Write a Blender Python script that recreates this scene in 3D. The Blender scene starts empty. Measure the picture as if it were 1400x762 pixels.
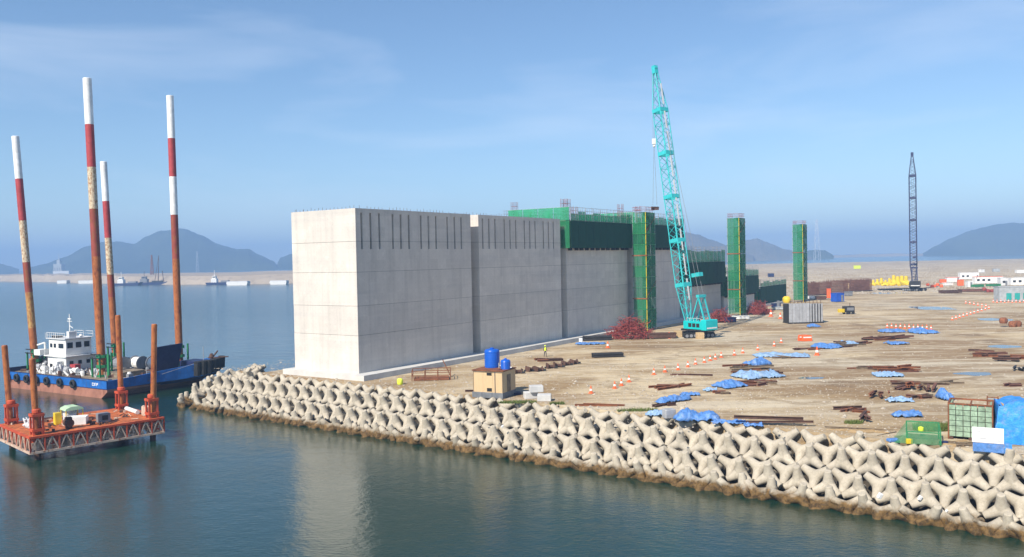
import bpy, bmesh, math, random
from mathutils import Vector, Matrix, Euler, noise
random.seed(7)
SC = bpy.context.scene
COL = SC.collection
R = math.radians
PI = math.pi

# ------------------------------------------------------------------ camera
HC, F, PW, PH = 19.2, 1150.0, 1400.0, 762.0
PITCH, ROLL = math.atan(27.0 / F), -0.020
cam = bpy.data.cameras.new("camera")
cam.sensor_width = 36.0
cam.lens = F / PW * 36.0
cam.clip_start, cam.clip_end = 0.5, 30000.0
camo = bpy.data.objects.new("camera", cam)
COL.objects.link(camo)
CM = Matrix.Translation((0, 0, HC)) @ Matrix.Rotation(PI / 2 - PITCH, 4, 'X') @ Matrix.Rotation(ROLL, 4, 'Z')
camo.matrix_world = CM
SC.camera = camo

def ray(px, py):
    return (CM.to_3x3() @ Vector(((px - PW / 2) / F, -(py - PH / 2) / F, -1.0)))
def W(px, py, z):
    """the place at height z that is seen at a pixel of the photograph"""
    d = ray(px, py)
    k = (z - HC) / d.z
    return Vector((d.x * k, d.y * k, z))
def WD(px, py, dist):
    """the place at a distance (metres ahead) that is seen at a pixel"""
    d = ray(px, py)
    k = dist / d.y
    return Vector((d.x * k, dist, HC + d.z * k))

# ------------------------------------------------------------------ sky, sun, exposure
SUN_EL, SUN_AZ = R(42), math.atan2(-0.600, -0.800)      # azimuth clockwise from +Y
world = bpy.data.worlds.new("World")
SC.world = world
world.use_nodes = True
wn, wl = world.node_tree.nodes, world.node_tree.links
wn.clear()
wo = wn.new('ShaderNodeOutputWorld'); bg = wn.new('ShaderNodeBackground')
sky = wn.new('ShaderNodeTexSky'); sky.sky_type = 'NISHITA'; sky.sun_disc = False
sky.sun_elevation = SUN_EL; sky.sun_rotation = SUN_AZ % (2 * PI)
sky.air_density = 1.0; sky.dust_density = 0.0; sky.ozone_density = 3.0; sky.altitude = 0
tc = wn.new('ShaderNodeTexCoord'); mp = wn.new('ShaderNodeMapping')
mp.inputs['Scale'].default_value = (1.3, 1.3, 6.0)
mp.inputs['Rotation'].default_value = (0, R(-5), 0)
n1 = wn.new('ShaderNodeTexNoise'); n1.inputs['Scale'].default_value = 1.9; n1.inputs['Detail'].default_value = 6; n1.inputs['Roughness'].default_value = 0.52
n1.inputs['Distortion'].default_value = 0.35
rp = wn.new('ShaderNodeValToRGB')
rp.color_ramp.elements[0].position = 0.50; rp.color_ramp.elements[0].color = (0, 0, 0, 1)
rp.color_ramp.elements[1].position = 0.78; rp.color_ramp.elements[1].color = (.34, .34, .34, 1)
mx = wn.new('ShaderNodeMix'); mx.data_type = 'RGBA'; mx.inputs['B'].default_value = (8.0, 8.6, 9.6, 1)
tint = wn.new('ShaderNodeMix'); tint.data_type = 'RGBA'; tint.blend_type = 'MULTIPLY'; tint.inputs['Factor'].default_value = 1.0
tint.inputs['B'].default_value = (.91, 1.0, 1.06, 1)
wl.new(tc.outputs['Generated'], mp.inputs['Vector']); wl.new(mp.outputs[0], n1.inputs['Vector'])
wl.new(n1.outputs['Fac'], rp.inputs[0]); wl.new(rp.outputs[0], mx.inputs['Factor'])
wl.new(sky.outputs[0], tint.inputs['A']); wl.new(tint.outputs['Result'], mx.inputs['A'])
wl.new(mx.outputs['Result'], bg.inputs[0]); wl.new(bg.outputs[0], wo.inputs[0])
bg.inputs[1].default_value = 0.092

sun = bpy.data.lights.new("sun", 'SUN'); sun.energy = 5.0; sun.angle = R(0.5); sun.color = (1.0, 0.91, 0.78)
suno = bpy.data.objects.new("sun", sun); COL.objects.link(suno)
SDIR = Vector((math.sin(SUN_AZ) * math.cos(SUN_EL), math.cos(SUN_AZ) * math.cos(SUN_EL), math.sin(SUN_EL)))
suno.rotation_euler = SDIR.to_track_quat('Z', 'Y').to_euler()
suno.location = SDIR * 300

SC.view_settings.view_transform = 'Standard'
SC.view_settings.look = 'None'
SC.view_settings.gamma = 1.0
SC.view_settings.exposure = 0.53
SC.cycles.max_bounces = 8
SC.cycles.transparent_max_bounces = 16
SC.cycles.volume_bounces = 1
SC.cycles.use_denoising = True

# ------------------------------------------------------------------ object helpers
def tag(o, label=None, cat=None, group=None, kind=None):
    if label: o['label'] = label
    if cat: o['category'] = cat
    if group: o['group'] = group
    if kind: o['kind'] = kind
    return o
def thing(name, label, cat, loc=(0, 0, 0), rz=0.0, group=None):
    o = bpy.data.objects.new(name, None); COL.objects.link(o)
    o.empty_display_size = .3
    o.location = loc; o.rotation_euler = (0, 0, rz)
    return tag(o, label, cat, group)
def link(name, me, parent=None, loc=None, rot=None):
    o = bpy.data.objects.new(name, me); COL.objects.link(o)
    if parent: o.parent = parent
    if loc is not None: o.location = loc
    if rot is not None: o.rotation_euler = rot
    return o
def copy_tree(o, parent=None):
    c = o.copy(); COL.objects.link(c)
    if parent: c.parent = parent
    for ch in list(o.children): copy_tree(ch, c)
    return c

class MB:
    """collects shapes and links them as one mesh object"""
    def __init__(s): s.v, s.f, s.m = [], [], []
    def add(s, vs, fs, mi=0):
        b = len(s.v); s.v += [tuple(v) for v in vs]
        for f in fs: s.f.append(tuple(b + i for i in f)); s.m.append(mi)
        return s
    def box(s, c, d, rot=None, mi=0):
        x, y, z = (q / 2 for q in d)
        vs = [Vector(p) for p in ((-x, -y, -z), (x, -y, -z), (x, y, -z), (-x, y, -z), (-x, -y, z), (x, -y, z), (x, y, z), (-x, y, z))]
        if rot is not None:
            m = rot if isinstance(rot, Matrix) else Euler(rot).to_matrix()
            vs = [m @ v for v in vs]
        c = Vector(c)
        return s.add([v + c for v in vs], ((3, 2, 1, 0), (4, 5, 6, 7), (0, 1, 5, 4), (1, 2, 6, 5), (2, 3, 7, 6), (3, 0, 4, 7)), mi)
    def b2(s, a, b, mi=0):
        a, b = Vector(a), Vector(b)
        return s.box((a + b) / 2, [abs(q) for q in (b - a)], None, mi)
    def tube(s, p, q, r, n=6, r2=None, mi=0, cap=True):
        p, q = Vector(p), Vector(q); d = q - p
        if d.length < 1e-6: return s
        r2 = r if r2 is None else r2
        zx = d.normalized(); ax = Vector((0, 0, 1)) if abs(zx.z) < .9 else Vector((1, 0, 0))
        u = zx.cross(ax).normalized(); w = zx.cross(u)
        vs = []
        for k in range(n):
            a = 2 * PI * (k + .5) / n; vs.append(p + (u * math.cos(a) + w * math.sin(a)) * r)
        for k in range(n):
            a = 2 * PI * (k + .5) / n; vs.append(q + (u * math.cos(a) + w * math.sin(a)) * r2)
        fs = [(k, (k + 1) % n, n + (k + 1) % n, n + k) for k in range(n)]
        fs = [f[::-1] for f in fs]
        if cap: fs += [tuple(range(n)), tuple(range(2 * n - 1, n - 1, -1))]
        return s.add(vs, fs, mi)
    def bar(s, p, q, w, h, mi=0):
        """a square bar from p to q, h upright"""
        p, q = Vector(p), Vector(q); d = q - p; L = d.length
        x = d.normalized(); y = Vector((0, 0, 1)).cross(x)
        y = y.normalized() if y.length > 1e-4 else Vector((0, 1, 0))
        z = x.cross(y)
        m = Matrix((x, y, z)).transposed()
        return s.box((p + q) / 2, (L, w, h), m, mi)
    def lathe(s, prof, c=(0, 0, 0), n=16, mi=0, rot=None):
        """prof: (radius, height) pairs, bottom to top"""
        vs, fs = [], []
        for r, z in prof:
            for k in range(n):
                a = 2 * PI * k / n; vs.append(Vector((r * math.cos(a), r * math.sin(a), z)))
        for i in range(len(prof) - 1):
            for k in range(n):
                fs.append((i * n + k, i * n + (k + 1) % n, (i + 1) * n + (k + 1) % n, (i + 1) * n + k))
        fs.append(tuple(range(n - 1, -1, -1))); b = (len(prof) - 1) * n; fs.append(tuple(range(b, b + n)))
        if rot is not None:
            m = Euler(rot).to_matrix(); vs = [m @ v for v in vs]
        c = Vector(c)
        return s.add([v + c for v in vs], fs, mi)
    def prism(s, poly, z0, z1, mi=0, bottom=True, top=True):
        n = len(poly)
        vs = [(p[0], p[1], z0) for p in poly] + [(p[0], p[1], z1) for p in poly]
        fs = [(k, (k + 1) % n, n + (k + 1) % n, n + k) for k in range(n)]
        if bottom: fs.append(tuple(range(n - 1, -1, -1)))
        if top: fs.append(tuple(range(n, 2 * n)))
        return s.add(vs, fs, mi)
    def xprism(s, prof, y0, y1, mi=0):
        """profile in x,z swept along y"""
        n = len(prof)
        vs = [(p[0], y0, p[1]) for p in prof] + [(p[0], y1, p[1]) for p in prof]
        fs = [(k, (k + 1) % n, n + (k + 1) % n, n + k) for k in range(n)]
        fs += [tuple(range(n - 1, -1, -1)), tuple(range(n, 2 * n))]
        return s.add(vs, fs, mi)
    def mesh(s, name, mat, smooth=False):
        me = bpy.data.meshes.new(name); me.from_pydata(s.v, [], s.f)
        for m in (mat if isinstance(mat, (list, tuple)) else [mat]): me.materials.append(m)
        if any(s.m): me.polygons.foreach_set('material_index', s.m)
        if smooth: me.polygons.foreach_set('use_smooth', [True] * len(me.polygons))
        me.update()
        bm = bmesh.new(); bm.from_mesh(me); bmesh.ops.recalc_face_normals(bm, faces=bm.faces); bm.to_mesh(me); bm.free()
        if smooth: me.set_sharp_from_angle(angle=R(50))
        return me
    def build(s, name, mat, parent=None, loc=None, rot=None, smooth=False):
        return link(name, s.mesh(name, mat, smooth), parent, loc, rot)
def bevel(o, w=.03, seg=1):
    m = o.modifiers.new("bevel", 'BEVEL'); m.width = w; m.segments = seg; m.limit_method = 'ANGLE'
    return o

# ------------------------------------------------------------------ materials
PHI = math.atan2(.826, .563)            # direction of the caisson row
class NT:
    def __init__(s, name):
        s.mat = bpy.data.materials.new(name); s.mat.use_nodes = True
        s.n, s.l = s.mat.node_tree.nodes, s.mat.node_tree.links
        s.p = s.n['Principled BSDF']; s.out = s.n['Material Output']
    def new(s, t, **kw):
        x = s.n.new(t)
        for k, v in kw.items():
            if k.startswith('_'): setattr(x, k[1:], v)
            else: x.inputs[k].default_value = v
        return x
    def pos(s): return s.new('ShaderNodeNewGeometry').outputs['Position']
    def obj(s): return s.new('ShaderNodeTexCoord').outputs['Object']
    def mapv(s, v, scale=(1, 1, 1), rot=(0, 0, 0), loc=(0, 0, 0)):
        m = s.new('ShaderNodeMapping'); m.inputs['Scale'].default_value = scale; m.inputs['Rotation'].default_value = rot; m.inputs['Location'].default_value = loc
        s.l.new(v, m.inputs['Vector']); return m.outputs[0]
    def noise(s, v, scale, detail=5, rough=.6, dist=0.0):
        t = s.new('ShaderNodeTexNoise', Scale=scale, Detail=detail, Roughness=rough, Distortion=dist)
        s.l.new(v, t.inputs['Vector']); return t.outputs['Fac']
    def ramp(s, f, *st):
        r = s.new('ShaderNodeValToRGB'); e = r.color_ramp.elements
        while len(e) < len(st): e.new(.5)
        for k, (p, c) in enumerate(st):
            e[k].position = p; e[k].color = (c, c, c, 1) if isinstance(c, (int, float)) else (*c, 1)
        s.l.new(f, r.inputs[0]); return r.outputs[0]
    def mix(s, f, a, b, mode='MIX'):
        m = s.new('ShaderNodeMix'); m.data_type = 'RGBA'; m.blend_type = mode
        for k, v in (('Factor', f), ('A', a), ('B', b)):
            if isinstance(v, (int, float)): m.inputs[k].default_value = v
            elif isinstance(v, tuple): m.inputs[k].default_value = (*v, 1)
            else: s.l.new(v, m.inputs[k])
        return m.outputs['Result']
    def math(s, op, a, b=0.0):
        m = s.new('ShaderNodeMath'); m.operation = op
        for k, v in ((0, a), (1, b)):
            if isinstance(v, (int, float)): m.inputs[k].default_value = v
            else: s.l.new(v, m.inputs[k])
        return m.outputs[0]
    def sep(s, v):
        x = s.new('ShaderNodeSeparateXYZ'); s.l.new(v, x.inputs[0]); return x.outputs
    def color(s, c):
        if isinstance(c, tuple): s.p.inputs['Base Color'].default_value = (*c, 1)
        else: s.l.new(c, s.p.inputs['Base Color'])
    def bump(s, h, strength=.3, dist=.05):
        b = s.new('ShaderNodeBump', Strength=strength, Distance=dist); s.l.new(h, b.inputs['Height'])
        s.l.new(b.outputs[0], s.p.inputs['Normal']); return b
    def fin(s, rough=.8, metal=0.0, spec=.3):
        s.p.inputs['Roughness'].default_value = rough; s.p.inputs['Metallic'].default_value = metal
        s.p.inputs['Specular IOR Level'].default_value = spec
        return s.mat

def paint(name, c, rough=.5, wear=.25, rust=(.16, .07, .03), scale=.9, metal=0.0, rustamt=.0, spec=.35):
    """painted steel, faded in patches, a little rust"""
    t = NT(name); v = t.pos()
    a = t.noise(v, scale, 6, .65)
    d = tuple(q * (1 - wear) for q in c); h = tuple(min(1, q * (1 + wear * .45) + .012) for q in c)
    col = t.mix(t.ramp(a, (.3, 0.0), (.7, 1.0)), d, h)
    if rustamt > 0:
        b = t.noise(t.mapv(v, (1, 1, .45)), scale * 2.3, 8, .7)
        col = t.mix(t.ramp(b, (.62 - rustamt * .3, 0.0), (.70 - rustamt * .2, 1.0)), col, rust)
    t.color(col); t.bump(t.noise(v, 6, 3), .08, .02)
    return t.fin(rough, metal, spec)

def concrete(name, base, dark, streak=.35, scale=.25, pores=True, tieholes=False, vert=True):
    t = NT(name); v = t.pos()
    a = t.noise(v, scale, 8, .62)
    col = t.mix(t.ramp(a, (.3, 0.0), (.7, 1.0)), dark, base)
    st = t.noise(t.mapv(v, (.9, .9, .06)), 1.4, 6, .65)
    col = t.mix(t.math('MULTIPLY', t.ramp(st, (.48, 0.0), (.72, 1.0)), streak), col, tuple(q * .62 for q in dark))
    sp = t.noise(v, 2.6, 6, .75)
    col = t.mix(t.math('MULTIPLY', t.ramp(sp, (.56, 0.0), (.68, 1.0)), .22), col, tuple(q * .62 for q in dark))
    li = t.noise(v, 1.1, 5, .6)
    col = t.mix(t.math('MULTIPLY', t.ramp(li, (.55, 0.0), (.75, 1.0)), .35), col, tuple(min(1, q * 1.25) for q in base))
    t.color(col); t.bump(t.noise(v, 5, 6, .7), .25, .03)
    return t.fin(.85, 0, .25)

M = {}
def caisson_mat():
    concrete('caisson_concrete', (.70, .65, .585), (.60, .56, .515), .35, .22)
    m = bpy.data.materials['caisson_concrete']; t = NT.__new__(NT); t.mat = m; t.n, t.l = m.node_tree.nodes, m.node_tree.links; t.p = t.n['Principled BSDF']; t.out = t.n['Material Output']
    src = t.p.inputs['Base Color'].links[0].from_socket
    o = t.obj(); x, y, z = t.sep(o)
    c = t.new('ShaderNodeCombineXYZ'); 
    for k, (v, w) in enumerate(((x, 1.82), (y, 1.82), (z, 1.45))): t.l.new(t.math('FLOOR', t.math('DIVIDE', v, w)), c.inputs[k])
    wn_ = t.new('ShaderNodeTexWhiteNoise'); t.l.new(c.outputs[0], wn_.inputs['Vector'])
    col = t.mix(.9, src, t.ramp(wn_.outputs['Value'], (0, .93), (1, 1.03)), 'MULTIPLY')
    # panel seams and form tie holes
    fz = t.math('FRACT', t.math('DIVIDE', z, 1.45)); fx = t.math('FRACT', t.math('DIVIDE', x, 1.82)); fy = t.math('FRACT', t.math('DIVIDE', y, 1.82))
    seam = t.math('MAXIMUM', t.math('LESS_THAN', fz, .022), t.math('MAXIMUM', t.math('LESS_THAN', fx, .018), t.math('LESS_THAN', fy, .018)))
    col = t.mix(t.math('MULTIPLY', seam, .16), col, (.30, .29, .28))
    d = t.math('ADD', t.math('POWER', t.math('SUBTRACT', t.math('FRACT', t.math('DIVIDE', z, .725)), .5), 2), t.math('POWER', t.math('SUBTRACT', t.math('FRACT', t.math('DIVIDE', t.math('ADD', x, y), .91)), .5), 2))
    col = t.mix(t.math('MULTIPLY', t.math('LESS_THAN', d, .007), .16), col, (.16, .155, .15))
    bl = t.noise(t.mapv(t.pos(), (.05, .05, .55)), 1.0, 5, .6)
    col = t.mix(t.math('MULTIPLY', t.ramp(bl, (.48, 0.0), (.66, 1.0)), .30), col, (.40, .395, .39))
    t.color(col); return m
M['caisson'] = caisson_mat()
M['slab'] = concrete('slab_concrete', (.62, .61, .58), (.5, .49, .47), .1, .4)
M['block'] = concrete('block_concrete', (.62, .62, .60), (.45, .45, .45), .1, .9)
M['greyblock'] = concrete('plinth_concrete', (.2, .21, .23), (.12, .13, .14), .1, .9)
M['dark'] = NT('dark_void'); M['dark'].color((.02, .02, .022)); M['dark'] = M['dark'].fin(.9)
M['black'] = paint('black_steel', (.022, .022, .024), .55, .3)
M['rubber'] = paint('black_rubber', (.018, .018, .018), .8, .3)
M['turq'] = paint('turquoise_paint', (.0, .50, .52), .4, .12, rustamt=.02)
M['turqlat'] = paint('turquoise_boom_paint', (.03, .47, .50), .45, .15)
M['white'] = paint('white_paint', (.78, .78, .76), .5, .12, rustamt=.03)
M['whitegrey'] = paint('off_white_paint', (.66, .67, .68), .55, .15, rustamt=.06)
M['navy'] = paint('dark_blue_boom_paint', (.025, .035, .10), .5, .2)
M['yellow'] = paint('yellow_paint', (.72, .52, .02), .5, .15, rustamt=.03)
M['lime'] = paint('hi_vis_yellow', (.72, .85, .06), .7, .05)
M['orange'] = paint('orange_plastic', (.85, .13, .03), .5, .1)
M['rust'] = paint('rusty_steel', (.24, .085, .035), .85, .45, rust=(.09, .04, .025), rustamt=.25)
M['darkrust'] = paint('dark_rusty_steel', (.10, .05, .035), .85, .4, rust=(.05, .03, .02), rustamt=.2)
M['rebar'] = paint('red_rebar_steel', (.30, .055, .045), .8, .4, rust=(.16, .035, .03), rustamt=.2)
M['rebarbrown'] = paint('brown_rebar_steel', (.17, .075, .05), .85, .35, rust=(.10, .05, .035), rustamt=.2)
M['pontoon'] = paint('red_oxide_deck', (.52, .135, .035), .85, .45, rust=(.25, .075, .03), scale=.9, rustamt=.42)
M['pontred'] = paint('orange_red_frame_paint', (.52, .075, .025), .65, .3, rust=(.25, .06, .03), rustamt=.2)
M['saltsteel'] = paint('salt_crusted_steel', (.55, .42, .33), .9, .35, rust=(.30, .12, .05), scale=1.4, rustamt=.3)
M['hullblue'] = paint('blue_hull_paint', (.006, .115, .42), .5, .35, rust=(.10, .06, .05), rustamt=.12)
M['hullred'] = paint('antifouling_hull', (.34, .15, .10), .75, .35, rust=(.20, .08, .05), scale=.5, rustamt=.2)
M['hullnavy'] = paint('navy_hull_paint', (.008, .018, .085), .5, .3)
M['deckdirt'] = paint('muddy_deck', (.25, .20, .14), .9, .4, rust=(.14, .09, .06), rustamt=.2)
M['green'] = paint('green_machine_paint', (.02, .22, .08), .55, .25, rustamt=.05)
M['grey'] = paint('grey_steel', (.22, .23, .25), .5, .25, rustamt=.03)
M['galv'] = paint('galvanised_steel', (.42, .43, .45), .45, .25, metal=.2)
M['bluetank'] = paint('blue_plastic_tank', (.006, .10, .52), .35, .12)
M['blue'] = paint('blue_container_paint', (.01, .09, .5), .5, .2)
M['ply'] = None
M['oldtimber'] = paint('weathered_timber', (.24, .18, .12), .9, .35, rust=(.12, .085, .06), scale=1.5, rustamt=.3)
M['timber'] = paint('sawn_timber', (.55, .40, .22), .85, .25)
M['skin'] = paint('skin', (.45, .26, .18), .6, .05)
M['cloth'] = paint('dark_work_clothes', (.03, .035, .055), .9, .25)
M['pink'] = paint('pink_brick', (.60, .30, .20), .85, .3, scale=2)
M['glass'] = NT('window_glass'); M['glass'].color((.015, .02, .028)); M['glass'] = M['glass'].fin(.08, 0, .6)
M['whiteplastic'] = paint('white_sheet', (.80, .80, .80), .4, .06)
M['palegreen'] = paint('pale_green_canvas', (.42, .60, .40), .8, .2)
M['teal'] = paint('teal_paint', (.02, .33, .30), .6, .2)

def ply():
    t = NT('plywood'); v = t.obj()
    g = t.noise(t.mapv(v, (3, 3, .5)), 2.0, 6, .7)
    t.color(t.mix(g, (.50, .35, .19), (.66, .49, .29))); return t.fin(.8)
M['ply'] = ply()

def corrugated(name, c):
    return paint(name, c, .55, .2, rustamt=.05)

def tarp(name, c):
    t = NT(name); v = t.pos()
    a = t.noise(v, 3.0, 6, .7); b = t.noise(v, 14, 3, .5)
    col = t.mix(t.ramp(a, (.35, 0.0), (.7, 1.0)), tuple(q * .75 for q in c), tuple(min(1, q * 1.25 + .02) for q in c))
    du = t.noise(v, 1.6, 6, .7)
    col = t.mix(t.math('MULTIPLY', t.ramp(du, (.5, 0.0), (.7, 1.0)), .35), col, (.40, .36, .30))
    t.color(col); t.bump(t.math('ADD', a, t.math('MULTIPLY', b, .3)), .6, .12)
    return t.fin(.42, 0, .5)
M['tarp'] = tarp('blue_tarpaulin', (.08, .22, .54))
M['tarplight'] = tarp('faded_blue_tarpaulin', (.24, .39, .60))
M['tarpbright'] = tarp('bright_blue_tarpaulin', (.015, .26, .75))

def net(name, c, transp, cell=7.0, trl=.35):
    """woven safety net: cloth with holes"""
    t = NT(name); v = t.pos()
    a = t.noise(v, .8, 5, .6)
    col = t.mix(a, tuple(q * .7 for q in c), tuple(min(1, q * 1.3) for q in c))
    t.color(col); t.fin(.8)
    tl = t.new('ShaderNodeBsdfTranslucent'); t.l.new(col, tl.inputs[0])
    tr = t.new('ShaderNodeBsdfTransparent')
    m1 = t.new('ShaderNodeMixShader'); m1.inputs[0].default_value = trl
    t.l.new(t.p.outputs[0], m1.inputs[1]); t.l.new(tl.outputs[0], m1.inputs[2])
    m2 = t.new('ShaderNodeMixShader')
    hole = t.math('MULTIPLY', t.ramp(t.noise(v, .55, 4, .6), (.35, .75), (.65, 1.0)), transp)
    t.l.new(hole, m2.inputs[0])
    t.l.new(m1.outputs[0], m2.inputs[1]); t.l.new(tr.outputs[0], m2.inputs[2])
    t.l.new(m2.outputs[0], t.out.inputs['Surface'])
    return t.mat
M['netshade'] = net('shaded_green_net', (.001, .058, .036), .0, trl=.04)  # darker copy of the green net, shade of the long side in its colour
M['netgreen'] = net('green_net', (.02, .235, .10), .50, trl=.15)
M['netpale'] = net('pale_green_net', (.035, .42, .20), .45)
M['netgreen2'] = net('pale_worn_green_net', (.035, .30, .14), .85, trl=.2)
M['netskip'] = net('bright_green_net', (.09, .40, .18), .6)

def tetra_mat():
    t = NT('tetrapod_concrete'); v = t.pos(); o = t.obj()
    rnd = t.new('ShaderNodeObjectInfo').outputs['Random']
    a = t.noise(v, .9, 7, .65)
    col = t.mix(t.ramp(a, (.3, 0.0), (.72, 1.0)), (.37, .325, .25), (.55, .495, .40))
    sp = t.noise(v, 5, 6, .75)
    col = t.mix(t.math('MULTIPLY', t.ramp(sp, (.50, 0.0), (.68, 1.0)), .5), col, (.21, .18, .13))
    st = t.noise(t.mapv(v, (1.5, 1.5, .35)), 1.6, 6, .7)
    col = t.mix(t.math('MULTIPLY', t.ramp(st, (.52, 0.0), (.70, 1.0)), .5), col, (.235, .20, .15))
    col = t.mix(t.math('MULTIPLY', rnd, .35), col, (.38, .345, .285))
    # tide band: weed and rust-brown stain below the high water mark
    z = t.math('ADD', t.sep(v)[2], t.math('MULTIPLY', t.noise(v, 1.3, 5, .7), 1.1))
    zz = t.math('DIVIDE', z, 2.2)
    col = t.mix(t.ramp(zz, (.48, 1.0), (.70, 0.0)), col, t.mix(t.ramp(t.noise(v, 2.2, 6, .75), (.35, 0.0), (.65, 1.0)), (.030, .020, .009), (.20, .12, .045)))
    t.color(col); t.bump(t.noise(v, 7, 6, .7), .3, .03)
    return t.fin(.85, 0, .25)
M['tetra'] = tetra_mat()

def ground_mat():
    t = NT('site_ground'); v = t.pos()
    x = t.noise(t.mapv(v, (.035, .05, 1), (0, 0, R(12))), 1.0, 7, .62, .8)
    col = t.mix(t.ramp(x, (.40, 0.0), (.60, 1.0)), (.30, .205, .105), (.56, .455, .295))
    g = t.noise(t.mapv(v, (.03, .04, 1), (0, 0, 0), (5, 1, 0)), 1.0, 6, .6)
    col = t.mix(t.ramp(g, (.46, 0.0), (.60, .85)), col, (.46, .40, .30))
    damp = t.noise(t.mapv(v, (.030, .052, 1), (0, 0, R(-8)), (7, 3, 0)), 1.0, 8, .66, 1.0)
    def zone(px, py, rx, ry, rz):
        c = W(px, py, 0)
        k = (4.2 - HC) / (0 - HC)
        c = Vector((c.x * k, c.y * k, 0))
        m = t.new('ShaderNodeMapping'); m.vector_type = 'TEXTURE'
        m.inputs['Location'].default_value = (c.x, c.y, 4.2); m.inputs['Rotation'].default_value = (0, 0, rz); m.inputs['Scale'].default_value = (rx, ry, 100)
        t.l.new(v, m.inputs['Vector'])
        ln = t.new('ShaderNodeVectorMath'); ln.operation = 'LENGTH'; t.l.new(m.outputs[0], ln.inputs[0])
        return t.ramp(ln.outputs['Value'], (.35, 1.0), (1.0, 0.0))
    wet = t.math('MAXIMUM', zone(1130, 522, 19, 17, 0), t.math('MAXIMUM', zone(890, 470, 16, 9, PHI), t.math('MAXIMUM', zone(1290, 478, 22, 22, 0), zone(1180, 447, 40, 12, 0))))
    dry = t.math('MAXIMUM', zone(860, 505, 26, 9, PHI), t.math('MAXIMUM', zone(1380, 545, 12, 14, 0), zone(1200, 425, 50, 30, 0)))
    damp = t.math('ADD', damp, t.math('SUBTRACT', t.math('MULTIPLY', wet, .14), t.math('ADD', t.math('MULTIPLY', dry, .10), .045)))
    col = t.mix(t.math('MULTIPLY', t.ramp(damp, (.46, 0.0), (.56, 1.0)), .85), col, (.245, .155, .075))
    dm2 = t.noise(t.mapv(v, (.07, .10, 1), (0, 0, R(20)), (2, 8, 0)), 1.0, 7, .66, .8)
    col = t.mix(t.math('MULTIPLY', t.ramp(dm2, (.57, 0.0), (.64, 1.0)), .6), col, (.15, .10, .06))
    tr = t.noise(t.mapv(v, (.03, .42, 1), (0, 0, -PHI)), 1.0, 5, .65, .5)
    col = t.mix(t.math('MULTIPLY', t.ramp(tr, (.54, 0.0), (.62, 1.0)), .40), col, (.24, .175, .11))
    tr2 = t.noise(t.mapv(v, (.02, .30, 1), (0, 0, -PHI + .12), (3, 9, 0)), 1.0, 5, .65, .6)
    col = t.mix(t.math('MULTIPLY', t.ramp(tr2, (.53, 0.0), (.62, 1.0)), .6), col, (.60, .53, .40))
    md = t.noise(t.mapv(v, (.8, 1.15, 1), (0, 0, R(15))), .17, 7, .68, .9)
    col = t.mix(t.math('MULTIPLY', t.ramp(md, (.54, 0.0), (.62, 1.0)), .62), col, (.22, .15, .08))
    md2 = t.noise(t.mapv(v, (.7, 1.3, 1), (0, 0, R(-10)), (4, 4, 0)), .22, 7, .68, .9)
    col = t.mix(t.math('MULTIPLY', t.ramp(md2, (.54, 0.0), (.62, 1.0)), .50), col, (.58, .50, .365))
    sm = t.noise(v, .55, 7, .7, .6)
    col = t.mix(t.math('MULTIPLY', t.ramp(sm, (.57, 0.0), (.65, 1.0)), .42), col, (.22, .155, .09))
    fine = t.noise(v, 2.4, 8, .75)
    col = t.mix(t.math('MULTIPLY', t.ramp(fine, (.45, 0.0), (.75, 1.0)), .35), col, (.52, .45, .35))
    fd = t.noise(v, 1.1, 8, .75)
    col = t.mix(t.math('MULTIPLY', t.ramp(fd, (.55, 0.0), (.7, 1.0)), .5), col, (.17, .12, .085))
    t.color(col); t.bump(t.math('ADD', fine, t.math('MULTIPLY', tr, 1.5)), .7, .12)
    return t.fin(.95, 0, .15)
M['ground'] = ground_mat()
def rocky(name, a, b, c, s=.15):
    t = NT(name); v = t.pos()
    x = t.noise(v, s * .2, 6, .6); y = t.noise(v, s * 3, 8, .75)
    col = t.mix(t.ramp(x, (.35, 0.0), (.65, 1.0)), a, b)
    col = t.mix(t.math('MULTIPLY', t.ramp(y, (.5, 0.0), (.65, 1.0)), .7), col, c)
    t.color(col); t.bump(y, .8, 1.0); return t.fin(.95, 0, .1)
M['reclaimed'] = rocky('reclaimed_ground', (.235, .20, .16), (.31, .265, .21), (.15, .125, .105))
M['farshore'] = rocky('far_shore_rock', (.33, .275, .215), (.41, .345, .27), (.22, .185, .15), .06)
M['breakwater'] = rocky('far_breakwater_rock', (.27, .22, .175), (.33, .275, .22), (.17, .145, .12), .03)
M['core'] = rocky('revetment_core', (.085, .07, .052), (.13, .11, .085), (.045, .037, .03), .6)
M['forest'] = rocky('far_forest', (.012, .024, .012), (.050, .068, .030), (.012, .02, .012), .03)
M['quarry'] = rocky('bare_hill', (.10, .095, .075), (.16, .14, .11), (.05, .055, .04), .02)

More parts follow.
